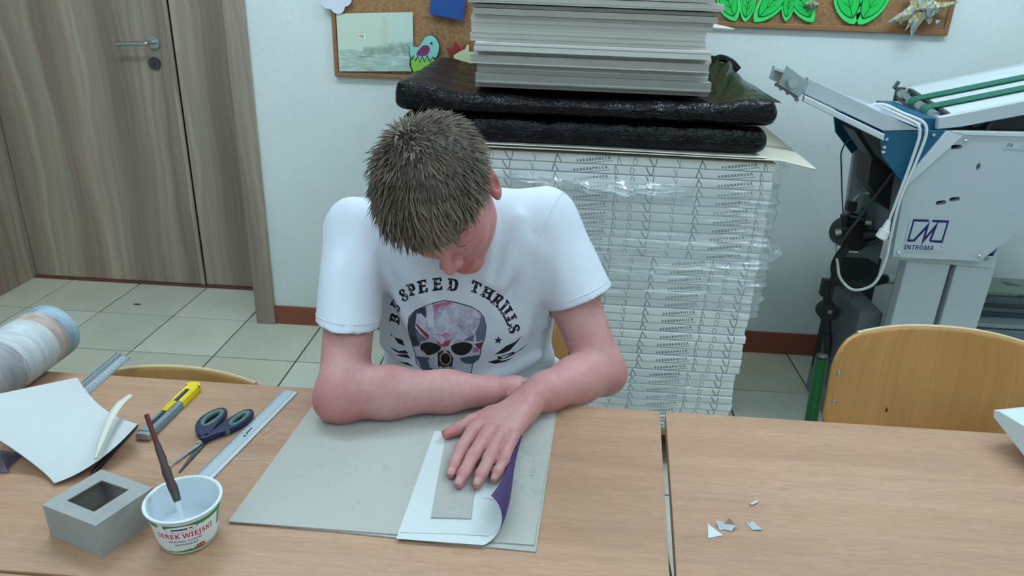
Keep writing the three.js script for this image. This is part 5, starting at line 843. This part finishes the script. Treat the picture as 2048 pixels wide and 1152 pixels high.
const handR = bone([[[1.552, 0.7475, 1.714], [1.590, 0.738, 1.690], 0.021, 0.024], [[1.590, 0.738, 1.690], [1.608, 0.728, 1.660], 0.022, 0.016], [[1.596, 0.734, 1.70], [1.612, 0.722, 1.672], 0.014, 0.010], [[1.60, 0.73, 1.662], [1.602, 0.722, 1.636], 0.0092, 0.0075], [[1.612, 0.728, 1.664], [1.618, 0.7215, 1.640], 0.0092, 0.0075], [[1.586, 0.732, 1.664], [1.584, 0.7225, 1.640], 0.0092, 0.0075], [[1.572, 0.734, 1.672], [1.566, 0.7235, 1.650], 0.0085, 0.007], [[1.575, 0.742, 1.705], [1.583, 0.728, 1.722], 0.012, 0.0085]], 0.010);
const armR = bone([[J.shR, mid(J.shR, J.elR, 0.5), 0.050, 0.0445], [mid(J.shR, J.elR, 0.5), J.elR, 0.0445, 0.041], [J.elR, mid(J.elR, J.wrR, 0.3), 0.041, 0.042], [mid(J.elR, J.wrR, 0.3), mid(J.elR, J.wrR, 0.7), 0.042, 0.033], [mid(J.elR, J.wrR, 0.7), J.wrR, 0.033, 0.0265], [[J.elR[0] - 0.012, J.elR[1] - 0.010, J.elR[2] + 0.012], [J.elR[0] + 0.0, J.elR[1] - 0.012, J.elR[2] + 0.008], 0.030, 0.030]], 0.022);
const armL = bone([[J.shL, mid(J.shL, J.elL, 0.5), 0.052, 0.0475], [mid(J.shL, J.elL, 0.5), J.elL, 0.0475, 0.043], [J.elL, mid(J.elL, J.wrL, 0.35), 0.043, 0.0425], [mid(J.elL, J.wrL, 0.35), mid(J.elL, J.wrL, 0.75), 0.0425, 0.033], [mid(J.elL, J.wrL, 0.75), J.wrL, 0.032, 0.0245], [[J.elL[0] + 0.012, J.elL[1] - 0.012, J.elL[2] - 0.004], [J.elL[0] + 0.010, J.elL[1] - 0.01, J.elL[2]], 0.031, 0.031]], 0.020);
const torso = bone([[[1.40, 0.86, 1.47], [1.51, 0.87, 1.455], 0.105, 0.105], [[1.41, 0.66, 1.43], [1.51, 0.66, 1.42], 0.105, 0.105], [[1.41, 0.52, 1.36], [1.51, 0.52, 1.36], 0.108, 0.108], [J.shR, J.neck, 0.045, 0.05], [J.shL, J.neck, 0.045, 0.05]], 0.07);
const LEG = [[[1.37, 0.505, 1.36], [1.33, 0.50, 1.78], [1.33, 0.09, 1.72], [1.325, 0.045, 1.86]], [[1.55, 0.505, 1.35], [1.60, 0.50, 1.77], [1.61, 0.09, 1.70], [1.62, 0.045, 1.84]]];
const legs = bone(LEG.flatMap(([a, b, c, d]) => [[a, b, 0.080, 0.055], [b, c, 0.052, 0.038], [c, d, 0.036, 0.026]]), 0.03);
function bodySDF(x, y, z) {
  let d = 1e9; const h = toHead(x, y, z), hr = Math.hypot(...h);
  if (hr < 0.22) d = headSDF(...h); else d = hr - 0.15;
  d = smin(d, cap(x, y, z, neckA, J.neck, 0.056, 0.058), 0.03); d = smin(d, cap(x, y, z, throat, [1.455, 0.965, 1.545], 0.038, 0.046), 0.03);
  d = smin(d, torso(x, y, z), 0.035); let a = smin(armR(x, y, z), handR(x, y, z), 0.012); a = Math.min(a, smin(armL(x, y, z), Math.hypot(x - 1.57, y - 0.735, z - 1.83) < 0.19 ? handSDF(x, y, z) : 0.05, 0.014));
  d = smin(d, a, 0.012); d = smin(d, legs(x, y, z), 0.02); return d;
}
const headBox = [[1.345, 0.955, 1.545], [1.585, 1.225, 1.83]], handBox = [[1.47, 0.70, 1.725], [1.655, 0.785, 1.965]];
const inBox = (b, m) => (x, y, z) => x > b[0][0] + m && x < b[1][0] - m && y > b[0][1] + m && y < b[1][1] - m && z > b[0][2] + m && z < b[1][2] - m;
const inH = inBox(headBox, 0.006), inF = inBox(handBox, 0.006);
const gBody = nets(bodySDF, [1.19, -0.0, 1.22], [1.86, 1.24, 1.97], 0.0075, (x, y, z) => inH(x, y, z) || inF(x, y, z));
const gHead = nets(bodySDF, headBox[0], headBox[1], 0.003), gHand = nets(bodySDF, handBox[0], handBox[1], 0.0024);
console.log('body', gBody.index.count / 3, gHead.index.count / 3, gHand.index.count / 3);
const person = thing('person', 'person in a white skull T-shirt bending over the grey board', 'person');
{
  const strip = g => g.toNonIndexed(), g = mergeGeometries([strip(gBody), strip(gHead), strip(gHand)]), p = g.attributes.position, col = new Float32Array(p.count * 3), c = new THREE.Color();
  const tips = Object.values(HAND).map(q => q[3]), pips = ['index', 'middle', 'ring'].map(n => HAND[n][2]);
  for (let i = 0; i < p.count; i++) {
    const x = p.getX(i), y = p.getY(i), z = p.getZ(i); let red = 0.25 + 0.5 * (vn3(x * 26, y * 26, z * 26) - 0.5);
    for (const t of tips) red += 0.55 * sstep(0.022, 0.004, Math.hypot(x - t[0], y - t[1], z - t[2])); for (const t of pips) red += 0.3 * sstep(0.013, 0.004, Math.hypot(x - t[0], y - t[1], z - t[2]));
    red += 0.45 * sstep(0.07, 0.02, Math.hypot(x - J.elR[0] + 0.01, y - J.elR[1] + 0.02, z - J.elR[2] - 0.02)) + 0.2 * sstep(0.06, 0.02, Math.hypot(x - J.elL[0], y - J.elL[1], z - J.elL[2]));
    const h = toHead(x, y, z); if (Math.hypot(...h) < 0.14) { red += 0.28; red += 0.6 * sstep(0.03, 0.008, Math.hypot(Math.abs(h[0]) - 0.0, h[1] + 0.064, h[2] - 0.088)) + 0.3 * sstep(0.03, 0.01, Math.hypot(h[0], h[1] + 0.03, h[2] - 0.1)); if (Math.abs(h[0]) > 0.079) red += 0.7; }
    const f = (vn3(x * 190, y * 190, z * 190) - 0.5) * 14, t = tone([205, 156, 151], [190, 108, 108], clamp(red)); c.setRGB((t[0] + f) / 255, (t[1] + f) / 255, (t[2] + f) / 255, THREE.SRGBColorSpace); col[i * 3] = c.r; col[i * 3 + 1] = c.g; col[i * 3 + 2] = c.b;
  }
  g.setAttribute('color', new THREE.BufferAttribute(col, 3));
  const skin = phys(0xffffff, 0.5, { vertexColors: true, sheen: 0.15, sheenRoughness: 0.5, sheenColor: new THREE.Color(0xffd8d0) });
  const body = obj('body', g, skin, person);
  // finger nails
  const nailM = phys(0xbf8f8a, 0.32, { clearcoat: 0.4 });
  for (const n of ['index', 'middle', 'ring', 'pinky', 'thumb']) {
    const a = V(...HAND[n][2].slice(0, 3)), b = V(...HAND[n][3].slice(0, 3)), r = HAND[n][3][3], d = b.clone().sub(a).normalize(), up = n === 'thumb' ? V(-0.35, 0.45, -0.8).normalize() : V(0, 1, 0.1), side = d.clone().cross(up).normalize(), nn = side.clone().cross(d).normalize();
    const cN = b.clone().addScaledVector(d, -r * 0.10), w = r * 0.74, L = r * 0.80;
    const q = sheet((u, v) => { const s = (u * 2 - 1), t = (v * 2 - 1), rad = Math.min(1, Math.sqrt(Math.max(0, 1.25 - Math.pow(Math.abs(t), 4)))); const an = s * 0.85 * rad, rr2 = r * 1.03 + (t > 0 ? -t * t * r * 0.16 : 0); return cN.clone().addScaledVector(side, Math.sin(an) * rr2).addScaledVector(nn, Math.cos(an) * rr2).addScaledVector(d, t * L); }, 12, 10, 0.0006);
    obj('fingernail', q, nailM, body);
  }
  // lashes
  for (const s of [-1, 1]) { const pts = []; for (let i = 0; i <= 10; i++) { const t = i / 10 * 2 - 1; pts.push(fromHead(s * 0.031 + t * 0.0125, -0.0015 - 0.0028 * (1 - t * t), 0.0838 - 0.0035 * t * t - (t * s > 0 ? 0.004 * t * t : 0))); } obj('eyelashes', tube(pts, 0.0011, 24, 6), std(0x3a2a22, 0.7), body); }
}
// ---- T-shirt
const hemR = mid(J.shR, J.elR, 0.615), hemL = mid(J.shL, J.elL, 0.50);
const dirR = V(...J.elR).sub(V(...J.shR)).normalize(), dirL = V(...J.elL).sub(V(...J.shL)).normalize();
const cutR = V(-0.05, -0.97, 0.22).normalize(), cutL = V(0.42, -0.86, 0.18).normalize();
const hemPR = V(1.2915, 0.8325, 1.665), hemPL = V(1.702, 0.852, 1.527);
function shirtSDF(x, y, z) {
  let d = cap(x, y, z, [1.425, 0.860, 1.478], [1.520, 0.868, 1.466], 0.122, 0.122);
  d = smin(d, cap(x, y, z, [1.425, 0.77, 1.480], [1.535, 0.77, 1.462], 0.120, 0.120), 0.05);
  d = smin(d, cap(x, y, z, [1.42, 0.62, 1.452], [1.53, 0.62, 1.44], 0.126, 0.126), 0.06);
  d = smin(d, cap(x, y, z, [1.415, 0.53, 1.40], [1.535, 0.53, 1.39], 0.135, 0.135), 0.06);
  d = smin(d, cap(x, y, z, J.shR, [J.neck[0] - 0.02, J.neck[1], J.neck[2]], 0.056, 0.062), 0.055); d = smin(d, cap(x, y, z, J.shL, [J.neck[0] + 0.02, J.neck[1], J.neck[2]], 0.062, 0.062), 0.055);
  d = smin(d, cap(x, y, z, [1.315, 0.90, 1.50], [1.40, 0.91, 1.50], 0.066, 0.075), 0.05); d = smin(d, cap(x, y, z, [1.60, 0.92, 1.47], [1.50, 0.92, 1.485], 0.075, 0.08), 0.05);
  // sleeves, cut by their hem planes
  const ns = (vn3(x * 20 + 3, y * 9, z * 14) - 0.5) * 0.006 + (vn3(x * 44 + y * 12, y * 20, z * 30 + 7) - 0.5) * 0.0032;
  let sr = cap(x, y, z, J.shR, [1.304, 0.767, 1.758], 0.060, 0.0550) + ns, sl = ns + cap(x, y, z, J.shL, [1.726, 0.815, 1.555], 0.062, 0.066);
  sr = smax(sr, (x - hemPR.x) * cutR.x + (y - hemPR.y) * cutR.y + (z - hemPR.z) * cutR.z, 0.003); sl = smax(sl, (x - hemPL.x) * cutL.x + (y - hemPL.y) * cutL.y + (z - hemPL.z) * cutL.z, 0.003);
  d += ns;
  d = smin(d, sr, 0.028); d = smin(d, sl, 0.028);
  // soft folds: ridges from the armpits and shoulders
  d = smin(d, cap(x, y, z, TAIL[0], TAIL[1], 0.022, 0.012), 0.03);
  if (Math.abs(d) < 0.03) for (const [a, b, h, w] of FOLDS) { const q = cap(x, y, z, a, b, 0, 0) / w; if (q < 2.6) d -= 1.5 * h * Math.exp(-q * q); }
  // neck opening and hollow sleeve ends
  d = smax(d, -cap(x, y, z, [J.neck[0] + 0.004, 1.0, 1.535], [neckA[0] - 0.01, neckA[1] + 0.02, neckA[2] + 0.01], 0.064, 0.085), 0.006);
  const inner = Math.min(cap(x, y, z, mid(J.shR, J.elR, 0.58), J.elR, 0.0445, 0.0445), cap(x, y, z, mid(J.shL, J.elL, 0.38), J.elL, 0.050, 0.055));
  d = smax(d, -inner, 0.003);
  d = smax(d, 0.452 - y, 0.004); return d;
}
// folds of the cloth: [from, to, height, width]
const FOLDS = [
  [[1.320, 0.915, 1.570], [1.395, 0.79, 1.600], 0.008, 0.013], [[1.332, 0.945, 1.562], [1.43, 0.855, 1.600], 0.006, 0.013], [[1.312, 0.88, 1.570], [1.330, 0.74, 1.565], 0.009, 0.014], [[1.345, 0.87, 1.585], [1.365, 0.76, 1.590], -0.006, 0.012],
  [[1.300, 0.90, 1.60], [1.322, 0.95, 1.560], 0.007, 0.012], [[1.25, 0.925, 1.585], [1.305, 0.905, 1.60], 0.005, 0.010],
  [[1.618, 0.94, 1.535], [1.598, 0.79, 1.560], 0.008, 0.013], [[1.580, 1.005, 1.535], [1.548, 0.89, 1.585], 0.006, 0.012], [[1.535, 1.0, 1.56], [1.525, 0.90, 1.590], 0.005, 0.011], [[1.60, 0.97, 1.53], [1.565, 0.86, 1.575], -0.006, 0.012], [[1.632, 0.89, 1.53], [1.645, 0.79, 1.53], 0.008, 0.013], [[1.64, 0.86, 1.545], [1.70, 0.91, 1.54], 0.005, 0.012],
  [[1.64, 0.73, 1.545], [1.53, 0.685, 1.58], 0.010, 0.015], [[1.62, 0.69, 1.545], [1.54, 0.65, 1.575], -0.008, 0.014], [[1.325, 0.75, 1.555], [1.41, 0.685, 1.58], 0.009, 0.014], [[1.655, 0.70, 1.50], [1.69, 0.61, 1.46], 0.012, 0.03],
];
const TAIL = [[1.66, 0.64, 1.43], [1.705, 0.60, 1.42]];
const printTex = canvasTex(1536, 1024, (c, w, h) => {
  c.fillStyle = '#dfe1e6'; c.fillRect(0, 0, w, h);
  c.save(); c.scale(w / 1728, h / 1152); // drawn in a 1728 x 1152 frame
  const ink = '#14151d'; let s = 99; const r = () => (s = (s * 16807) % 2147483647) / 2147483647;
  const poly = (pts, col) => { c.fillStyle = col; c.beginPath(); pts.forEach(([x, y], i) => i ? c.lineTo(x, y) : c.moveTo(x, y)); c.closePath(); c.fill(); };
  // arched lettering
  c.textAlign = 'center'; c.textBaseline = 'middle'; c.font = 'bold 150px serif';
  const L = [['B', 225, 545, -1.35], ['U', 252, 405, -1.0], ['S', 345, 285, -0.52], ['P', 432, 222, -0.34], ['E', 535, 192, -0.16], ['E', 672, 182, -0.03], ['D', 818, 192, 0.1], ['T', 1030, 215, 0.36], ['H', 1142, 275, 0.52], ['R', 1232, 352, 0.74], ['I', 1292, 418, 0.86], ['L', 1330, 478, 0.98], ['L', 1366, 548, 1.14], ['S', 1390, 635, 1.38]];
  for (const [ch, x, y, a] of L) { c.save(); c.translate(x, y); c.rotate(a); c.scale(ch === 'I' ? 0.8 : 0.92, 0.92); c.fillStyle = ink; c.fillText(ch, 0, 0); c.strokeStyle = ink; c.lineWidth = 10; c.strokeText(ch, 0, 0); c.fillStyle = '#dfe1e6'; for (let i = 0; i < 9; i++) { c.save(); c.translate((r() - 0.5) * 110, (r() - 0.5) * 110); c.rotate(r() * 3); c.fillRect(0, 0, 6 + r() * 26, 4 + r() * 5); c.restore(); } c.restore(); }
  // skull
  const sk = [[380, 560], [395, 470], [460, 410], [560, 360], [640, 330], [740, 325], [860, 350], [980, 385], [1060, 440], [1105, 500], [1125, 590], [1110, 700], [1075, 790], [1060, 880], [1040, 930], [980, 975], [970, 1060], [930, 1150], [560, 1150], [520, 1050], [470, 1010], [420, 960], [425, 880], [410, 800], [390, 700]];
  c.save(); c.beginPath(); sk.forEach(([x, y], i) => i ? c.lineTo(x, y) : c.moveTo(x, y)); c.closePath(); c.fillStyle = '#c9c6d2'; c.fill(); c.lineWidth = 9; c.strokeStyle = '#23242e'; c.stroke(); c.clip();
  for (let i = 0; i < 190; i++) { c.fillStyle = ['rgba(214,210,220,0.4)', 'rgba(160,160,175,0.35)', 'rgba(190,150,160,0.25)', 'rgba(120,125,145,0.28)'][i % 4]; c.beginPath(); c.ellipse(400 + r() * 700, 340 + r() * 400, 10 + r() * 50, 6 + r() * 26, r() * 3, 0, 7); c.fill(); }
  poly([[375, 520], [450, 400], [560, 372], [560, 500], [470, 430], [450, 560], [520, 650], [470, 760], [400, 780]], '#3d404c'); poly([[470, 450], [560, 560], [560, 480], [510, 430]], '#c6c8d2'); poly([[452, 520], [580, 640], [570, 690], [470, 560]], '#8a2f3d'); poly([[455, 590], [520, 640], [560, 690], [470, 720]], '#6d7180');
  poly([[570, 350], [630, 340], [630, 560], [575, 560]], '#d7d8e0'); poly([[630, 345], [800, 335], [800, 365], [700, 372], [650, 405]], '#c26a80'); poly([[640, 400], [700, 390], [650, 440]], '#c88a9a');
  poly([[1080, 470], [1125, 560], [1110, 720], [1030, 740], [1020, 640], [1060, 560]], '#6c7184'); poly([[900, 715], [1010, 660], [1000, 730]], '#666c80'); poly([[1010, 760], [1090, 740], [1070, 830], [1030, 790]], '#7b2b3a'); poly([[990, 790], [1050, 800], [1050, 850], [990, 850]], '#b06d80');
  poly([[640, 690], [700, 740], [740, 700], [790, 700], [760, 760], [700, 770], [650, 720]], '#a3455a'); poly([[690, 640], [740, 620], [800, 640], [740, 690]], 'rgba(190,110,130,0.6)');
  // eye sockets, nose, teeth
  c.fillStyle = '#191716'; c.strokeStyle = '#b9b9c4'; c.lineWidth = 7; c.beginPath(); c.moveTo(480, 750); c.bezierCurveTo(520, 690, 640, 700, 695, 765); c.bezierCurveTo(680, 830, 600, 850, 560, 860); c.bezierCurveTo(500, 850, 480, 810, 480, 750); c.fill(); c.stroke(); c.beginPath(); c.moveTo(780, 765); c.bezierCurveTo(830, 710, 960, 720, 995, 770); c.bezierCurveTo(985, 860, 900, 885, 860, 870); c.bezierCurveTo(800, 850, 780, 810, 780, 765); c.fill(); c.stroke();
  poly([[500, 800], [560, 870], [500, 875]], '#c8b9a6'); poly([[650, 830], [700, 800], [760, 810], [800, 900], [780, 1000], [640, 1000]], '#2a2020'); c.fillStyle = '#120d0d'; c.beginPath(); c.ellipse(722, 900, 52, 68, 0, 0, 7); c.fill(); c.strokeStyle = '#cdb7a8'; c.lineWidth = 9; c.stroke(); poly([[705, 790], [735, 780], [745, 830], [705, 835]], '#b9a596');
  poly([[425, 880], [560, 880], [600, 960], [560, 1100], [470, 1010]], '#565c70'); poly([[550, 910], [620, 880], [610, 1010], [560, 1000]], '#aeb8c6'); poly([[850, 900], [1060, 880], [1040, 940], [960, 980], [890, 960]], '#4d5468'); poly([[800, 880], [860, 900], [890, 1000], [800, 1020]], '#b9bdca');
  for (let i = 0; i < 7; i++) { c.fillStyle = ['#b9a89c', '#d2cdd2', '#7f6670'][i % 3]; c.fillRect(640 + i * 24, 985, 14, 80); }
  for (let i = 0; i < 40; i++) { c.strokeStyle = `rgba(40,42,54,${0.2 + r() * 0.4})`; c.lineWidth = 2 + r() * 4; const x = 420 + r() * 640, y = 480 + r() * 520; c.beginPath(); c.moveTo(x, y); c.quadraticCurveTo(x + 30, y + (r() - 0.5) * 60, x + 20 + r() * 50, y + (r() - 0.5) * 80); c.stroke(); }
  c.restore();
  // star and lightning marks
  const st = []; for (let i = 0; i < 10; i++) { const a = -Math.PI / 2 + i * Math.PI / 5 + 0.1, q = i % 2 ? 17 : 44; st.push([1240 + Math.cos(a) * q, 730 + Math.sin(a) * q]); } poly(st, ink);
  poly([[1200, 880], [1310, 800], [1265, 820], [1330, 790], [1400, 770], [1470, 712], [1410, 790], [1350, 850], [1290, 870]], ink); poly([[1225, 905], [1390, 870], [1400, 890], [1545, 815], [1460, 870], [1380, 905], [1300, 935], [1240, 940]], ink); poly([[1130, 965], [1230, 935], [1270, 955], [1390, 935], [1300, 970], [1200, 985]], ink); poly([[1250, 905], [1370, 890], [1290, 930]], '#cfd2dc');
  poly([[150, 830], [240, 865], [320, 840], [350, 870], [250, 885], [200, 870]], ink); poly([[200, 730], [290, 745], [310, 800], [240, 790]], ink); poly([[200, 905], [330, 880], [370, 920], [260, 915]], ink); poly([[240, 970], [330, 965], [400, 1000], [300, 985]], ink); poly([[160, 705], [190, 720], [170, 725]], ink);
  c.restore();
});
{
  const g0 = nets(shirtSDF, [1.185, 0.445, 1.24], [1.82, 1.10, 1.80], 0.0052), g = g0.toNonIndexed(), p = g.attributes.position, n = g.attributes.normal, uv = new Float32Array(p.count * 2);
  // chest plane coordinates of the print
  const mapUV = (x, y) => { const u = (x - 1.3115 + (y - 0.80) * 0.03) / 0.333, v = 1 - (0.9305 + (x - 1.478) * 0.06 - y) / 0.246; return [u, v]; };
  for (let i = 0; i < p.count; i += 3) { let ok = true; const q = []; for (let k = 0; k < 3; k++) { const x = p.getX(i + k), y = p.getY(i + k), z = p.getZ(i + k); const m = mapUV(x, y); q.push(m); if (n.getZ(i + k) < 0.05 || m[0] < 0.005 || m[0] > 0.995 || m[1] < 0.02 || m[1] > 0.99) ok = false; } for (let k = 0; k < 3; k++) { uv[(i + k) * 2] = ok ? q[k][0] : 0.985; uv[(i + k) * 2 + 1] = ok ? q[k][1] : 0.985; } }
  g.setAttribute('uv', new THREE.BufferAttribute(uv, 2)); console.log('shirt', p.count / 3);
  const sh = obj('t_shirt', g, phys(0xf3f8ff, 0.85, { map: printTex, sheen: 0.2, sheenRoughness: 0.6 }), person);
  // stitched seams: hems of the sleeves and shoulder seam
  // seams follow the cloth where a plane through c with normal ax cuts it
  const seam = (c, ax, up, a0, a1, n = 40) => { const u = up.clone().addScaledVector(ax, -up.dot(ax)).normalize(), w = ax.clone().cross(u), pts = []; for (let i = 0; i <= n; i++) { const an = mix(a0, a1, i / n), d = u.clone().multiplyScalar(Math.cos(an)).addScaledVector(w, Math.sin(an)); let lo = 0.02, hi = 0.16; for (let r = 0.02; r < 0.16; r += 0.002) { const q = c.clone().addScaledVector(d, r); if (shirtSDF(q.x, q.y, q.z) > 0 && r > 0.048) { hi = r; lo = r - 0.002; break; } } for (let k = 0; k < 10; k++) { const m = (lo + hi) / 2, q = c.clone().addScaledVector(d, m); shirtSDF(q.x, q.y, q.z) > 0 ? hi = m : lo = m; } if (hi < 0.15) pts.push(c.clone().addScaledVector(d, lo)); } return tube(pts, 0.0010, n * 2, 5); };
  const seamMat = std(0xd5d8de, 0.9);
  obj('hem_seam', seam(hemPR.clone().addScaledVector(cutR, -0.014), cutR, V(0, 0, 1), -1.5, 1.5), seamMat, sh); obj('hem_seam', seam(hemPL.clone().addScaledVector(cutL, -0.014), cutL, V(0, 0, 1), -1.5, 1.5), seamMat, sh);
  obj('shoulder_seam', seam(V(...J.shL).add(V(0.022, -0.01, 0.0)), V(0.93, -0.2, 0.3).normalize(), V(0, 1, 0), -0.5, 1.5), seamMat, sh);
}
{ // trousers and shoes, under the table
  const tr = nets((x, y, z) => { let d = bone(LEG.flatMap(([a, b, c]) => [[a, b, 0.092, 0.066], [b, c, 0.062, 0.052]]), 0.03)(x, y, z); d = smin(d, cap(x, y, z, [1.40, 0.52, 1.365], [1.52, 0.52, 1.36], 0.128, 0.128), 0.04); return smax(smax(d, 0.10 - y, 0.004), y - 0.56, 0.01); }, [1.2, 0.08, 1.2], [1.76, 0.60, 1.88], 0.009);
  obj('trousers', tr, std(0x23262d, 0.85), person);
  for (const [a, b, c, d] of LEG) obj('shoe', nets((x, y, z) => smax(smin(cap(x, y, z, [c[0], 0.055, c[2] - 0.01], [d[0], 0.042, d[2] + 0.01], 0.045, 0.040), cap(x, y, z, [c[0], 0.06, c[2]], [c[0], 0.11, c[2]], 0.044, 0.046), 0.02), 0.003 - y, 0.004), [c[0] - 0.08, -0.01, c[2] - 0.08], [d[0] + 0.08, 0.17, d[2] + 0.08], 0.006), std(0x30343a, 0.7), person);
}
{ // hair: a close cap over the scalp and locks growing out of it, away from the crown whorl
  const skull = (x, y, z) => ell(x, y, z, [0, 0.030, -0.012], [0.0765, 0.086, 0.097]);
  const line = (x, y, z) => { // positive inside the hair region (head axes)
    const front = sstep(-0.01, 0.07, z), back = sstep(-0.02, -0.08, z); const low = mix(mix(0.012, 0.060, front), -0.062, back) - 0.010 * front * (1 - Math.abs(x) / 0.07); return y - low; };
  const thick = (x, y, z) => 0.004 + 0.011 * sstep(0.03, 0.10, y);
  const capF = (x, y, z) => smax(skull(x, y, z) - thick(x, y, z) - (vn3(x * 120 + y * 30, y * 60, z * 90) - 0.5) * 0.006 * sstep(0.02, 0.08, y), -line(x, y, z), 0.012);
  const g = nets(capF, [-0.11, -0.09, -0.14], [0.11, 0.15, 0.12], 0.0034).applyMatrix4(headM);
  const w = V(-0.020, 0.098, -0.066), P = [], Nn = [], Cc = [], I = [];
  const c = new THREE.Color();
  const lock = (p, n, fl, len, r, lift, curl, tint) => {
    const d0 = fl.clone().multiplyScalar(1 - lift * 0.5).addScaledVector(n, lift).normalize(), pts = []; let q = p.clone(), d = d0.clone(); const S = 5;
    for (let i = 0; i <= S; i++) { pts.push(q.clone()); q.addScaledVector(d, len / S); const sk2 = skull(q.x, q.y, q.z) - 0.004; d.addScaledVector(fl, 0.16).add(curl).addScaledVector(n, sk2 < 0.006 ? 0.22 : -0.10).normalize(); }
    const base = P.length / 3, K = 4; for (let i = 0; i <= S; i++) { const a = pts[Math.max(0, i - 1)], b = pts[Math.min(S, i + 1)], t = b.clone().sub(a).normalize(), s1 = t.clone().cross(n).normalize(), s2 = t.clone().cross(s1).normalize(), rad = r * (i === S ? 0.06 : Math.pow(1 - i / (S + 0.6), 0.6));
      for (let k = 0; k < K; k++) { const an = k / K * 6.283, ox = Math.cos(an), oy = Math.sin(an) * 0.6; const nn = s1.clone().multiplyScalar(ox).addScaledVector(s2, oy).normalize(), v = pts[i].clone().addScaledVector(s1, ox * rad).addScaledVector(s2, oy * rad).applyMatrix4(headM); P.push(v.x, v.y, v.z); nn.transformDirection(headM); Nn.push(nn.x, nn.y, nn.z); Cc.push(tint.r, tint.g, tint.b); } }
    for (let i = 0; i < S; i++) for (let k = 0; k < K; k++) { const a = base + i * K + k, b = base + i * K + (k + 1) % K, e = a + K, f = b + K; I.push(a, b, e, b, f, e); }
  };
  let made = 0; const N = 7200;
  for (let i = 0; i < N; i++) {
    // even points on the skull
    const t = (i + 0.5) / N, ph = Math.acos(1 - 2 * t), th = i * 2.399963; const u = V(Math.sin(ph) * Math.cos(th), Math.cos(ph), Math.sin(ph) * Math.sin(th));
    const p = V(u.x * 0.0765, 0.030 + u.y * 0.086, -0.012 + u.z * 0.097); if (line(p.x, p.y, p.z) < 0.002 + (hash(i, 1)) * 0.006) continue;
    const n = V(u.x / 0.0765, u.y / 0.086, u.z / 0.097).normalize(); let fl = p.clone().sub(w); fl.addScaledVector(n, -fl.dot(n)); const dist = fl.length(); fl.normalize();
    const swirl = n.clone().cross(fl).multiplyScalar(0.7 * Math.exp(-dist / 0.03)); fl.add(swirl);
    const fwd = sstep(-0.02, 0.05, p.z); fl.add(V(-0.15, -0.35 * fwd, 0.35 * fwd)); fl.addScaledVector(n, -fl.dot(n)).normalize();
    const clump = vn3(p.x * 46, p.y * 46, p.z * 46), side = V(0, 1, 0).cross(n); fl.addScaledVector(side, (clump - 0.5) * 1.5).normalize();
    const topness = sstep(0.015, 0.075, p.y + 0.25 * Math.max(0, p.z)), right = sstep(0.0, -0.06, p.x) * sstep(-0.02, 0.05, p.y);
    let len = mix(0.013, 0.034, topness) * (0.75 + 0.5 * hash(i, 2)) + 0.010 * right; if (p.z > 0.035 && p.y > 0.04) len += 0.010 * hash(i, 12);
    const lift = mix(0.25, 0.40, topness) + 0.30 * Math.exp(-dist / 0.03) + 0.28 * right + (clump - 0.5) * 0.5;
    const k = 0.72 + 0.5 * hash(i, 3) + 0.25 * (clump - 0.5); const b = tone([78, 67, 56], [148, 130, 110], clamp(k - 0.45 + 0.5 * (clump - 0.5))); c.setRGB(b[0] / 255, b[1] / 255, b[2] / 255, THREE.SRGBColorSpace);
    lock(p.clone().addScaledVector(n, 0.001), n, fl, len, mix(0.0014, 0.0023, topness) * (0.7 + 0.6 * hash(i, 4)), lift, V((hash(i, 5) - 0.5) * 0.2, (hash(i, 6) - 0.5) * 0.2, (hash(i, 7) - 0.5) * 0.2), c); made++;
  }
  for (const s of [-1, 1]) for (let i = 0; i < 46; i++) { const t = i / 46, p = V(s * (0.012 + t * 0.036), 0.027 + 0.007 * Math.sin(t * 2.6) + (hash(i, 9) - 0.5) * 0.005, 0.0935 - 0.021 * t * t), n = V(s * t * 0.5, 0.2, 1).normalize(); c.setRGB(0.22, 0.16, 0.12); lock(p, n, V(s * 0.8, 0.25, -0.1).normalize(), 0.008, 0.0007, 0.2, V(0, 0, 0), c); }
  const lg = new THREE.BufferGeometry(); lg.setAttribute('position', new THREE.Float32BufferAttribute(P, 3)); lg.setAttribute('normal', new THREE.Float32BufferAttribute(Nn, 3)); lg.setAttribute('color', new THREE.Float32BufferAttribute(Cc, 3)); lg.setIndex(I);
  const hm = phys(0xffffff, 0.5, { vertexColors: true, sheen: 0.25, sheenRoughness: 0.4 });
  const cc = new Float32Array(g.attributes.position.count * 3); for (let i = 0; i < cc.length; i += 3) { c.setRGB(74 / 255, 63 / 255, 53 / 255, THREE.SRGBColorSpace); cc[i] = c.r; cc[i + 1] = c.g; cc[i + 2] = c.b; } g.setAttribute('color', new THREE.BufferAttribute(cc, 3));
  const hg = mergeGeometries([g.toNonIndexed(), lg.toNonIndexed()]);
  obj('hair', hg, hm, person).userData.label = 'short tousled dark blond hair'; console.log('locks', made);
}
renderer.render(scene, camera);
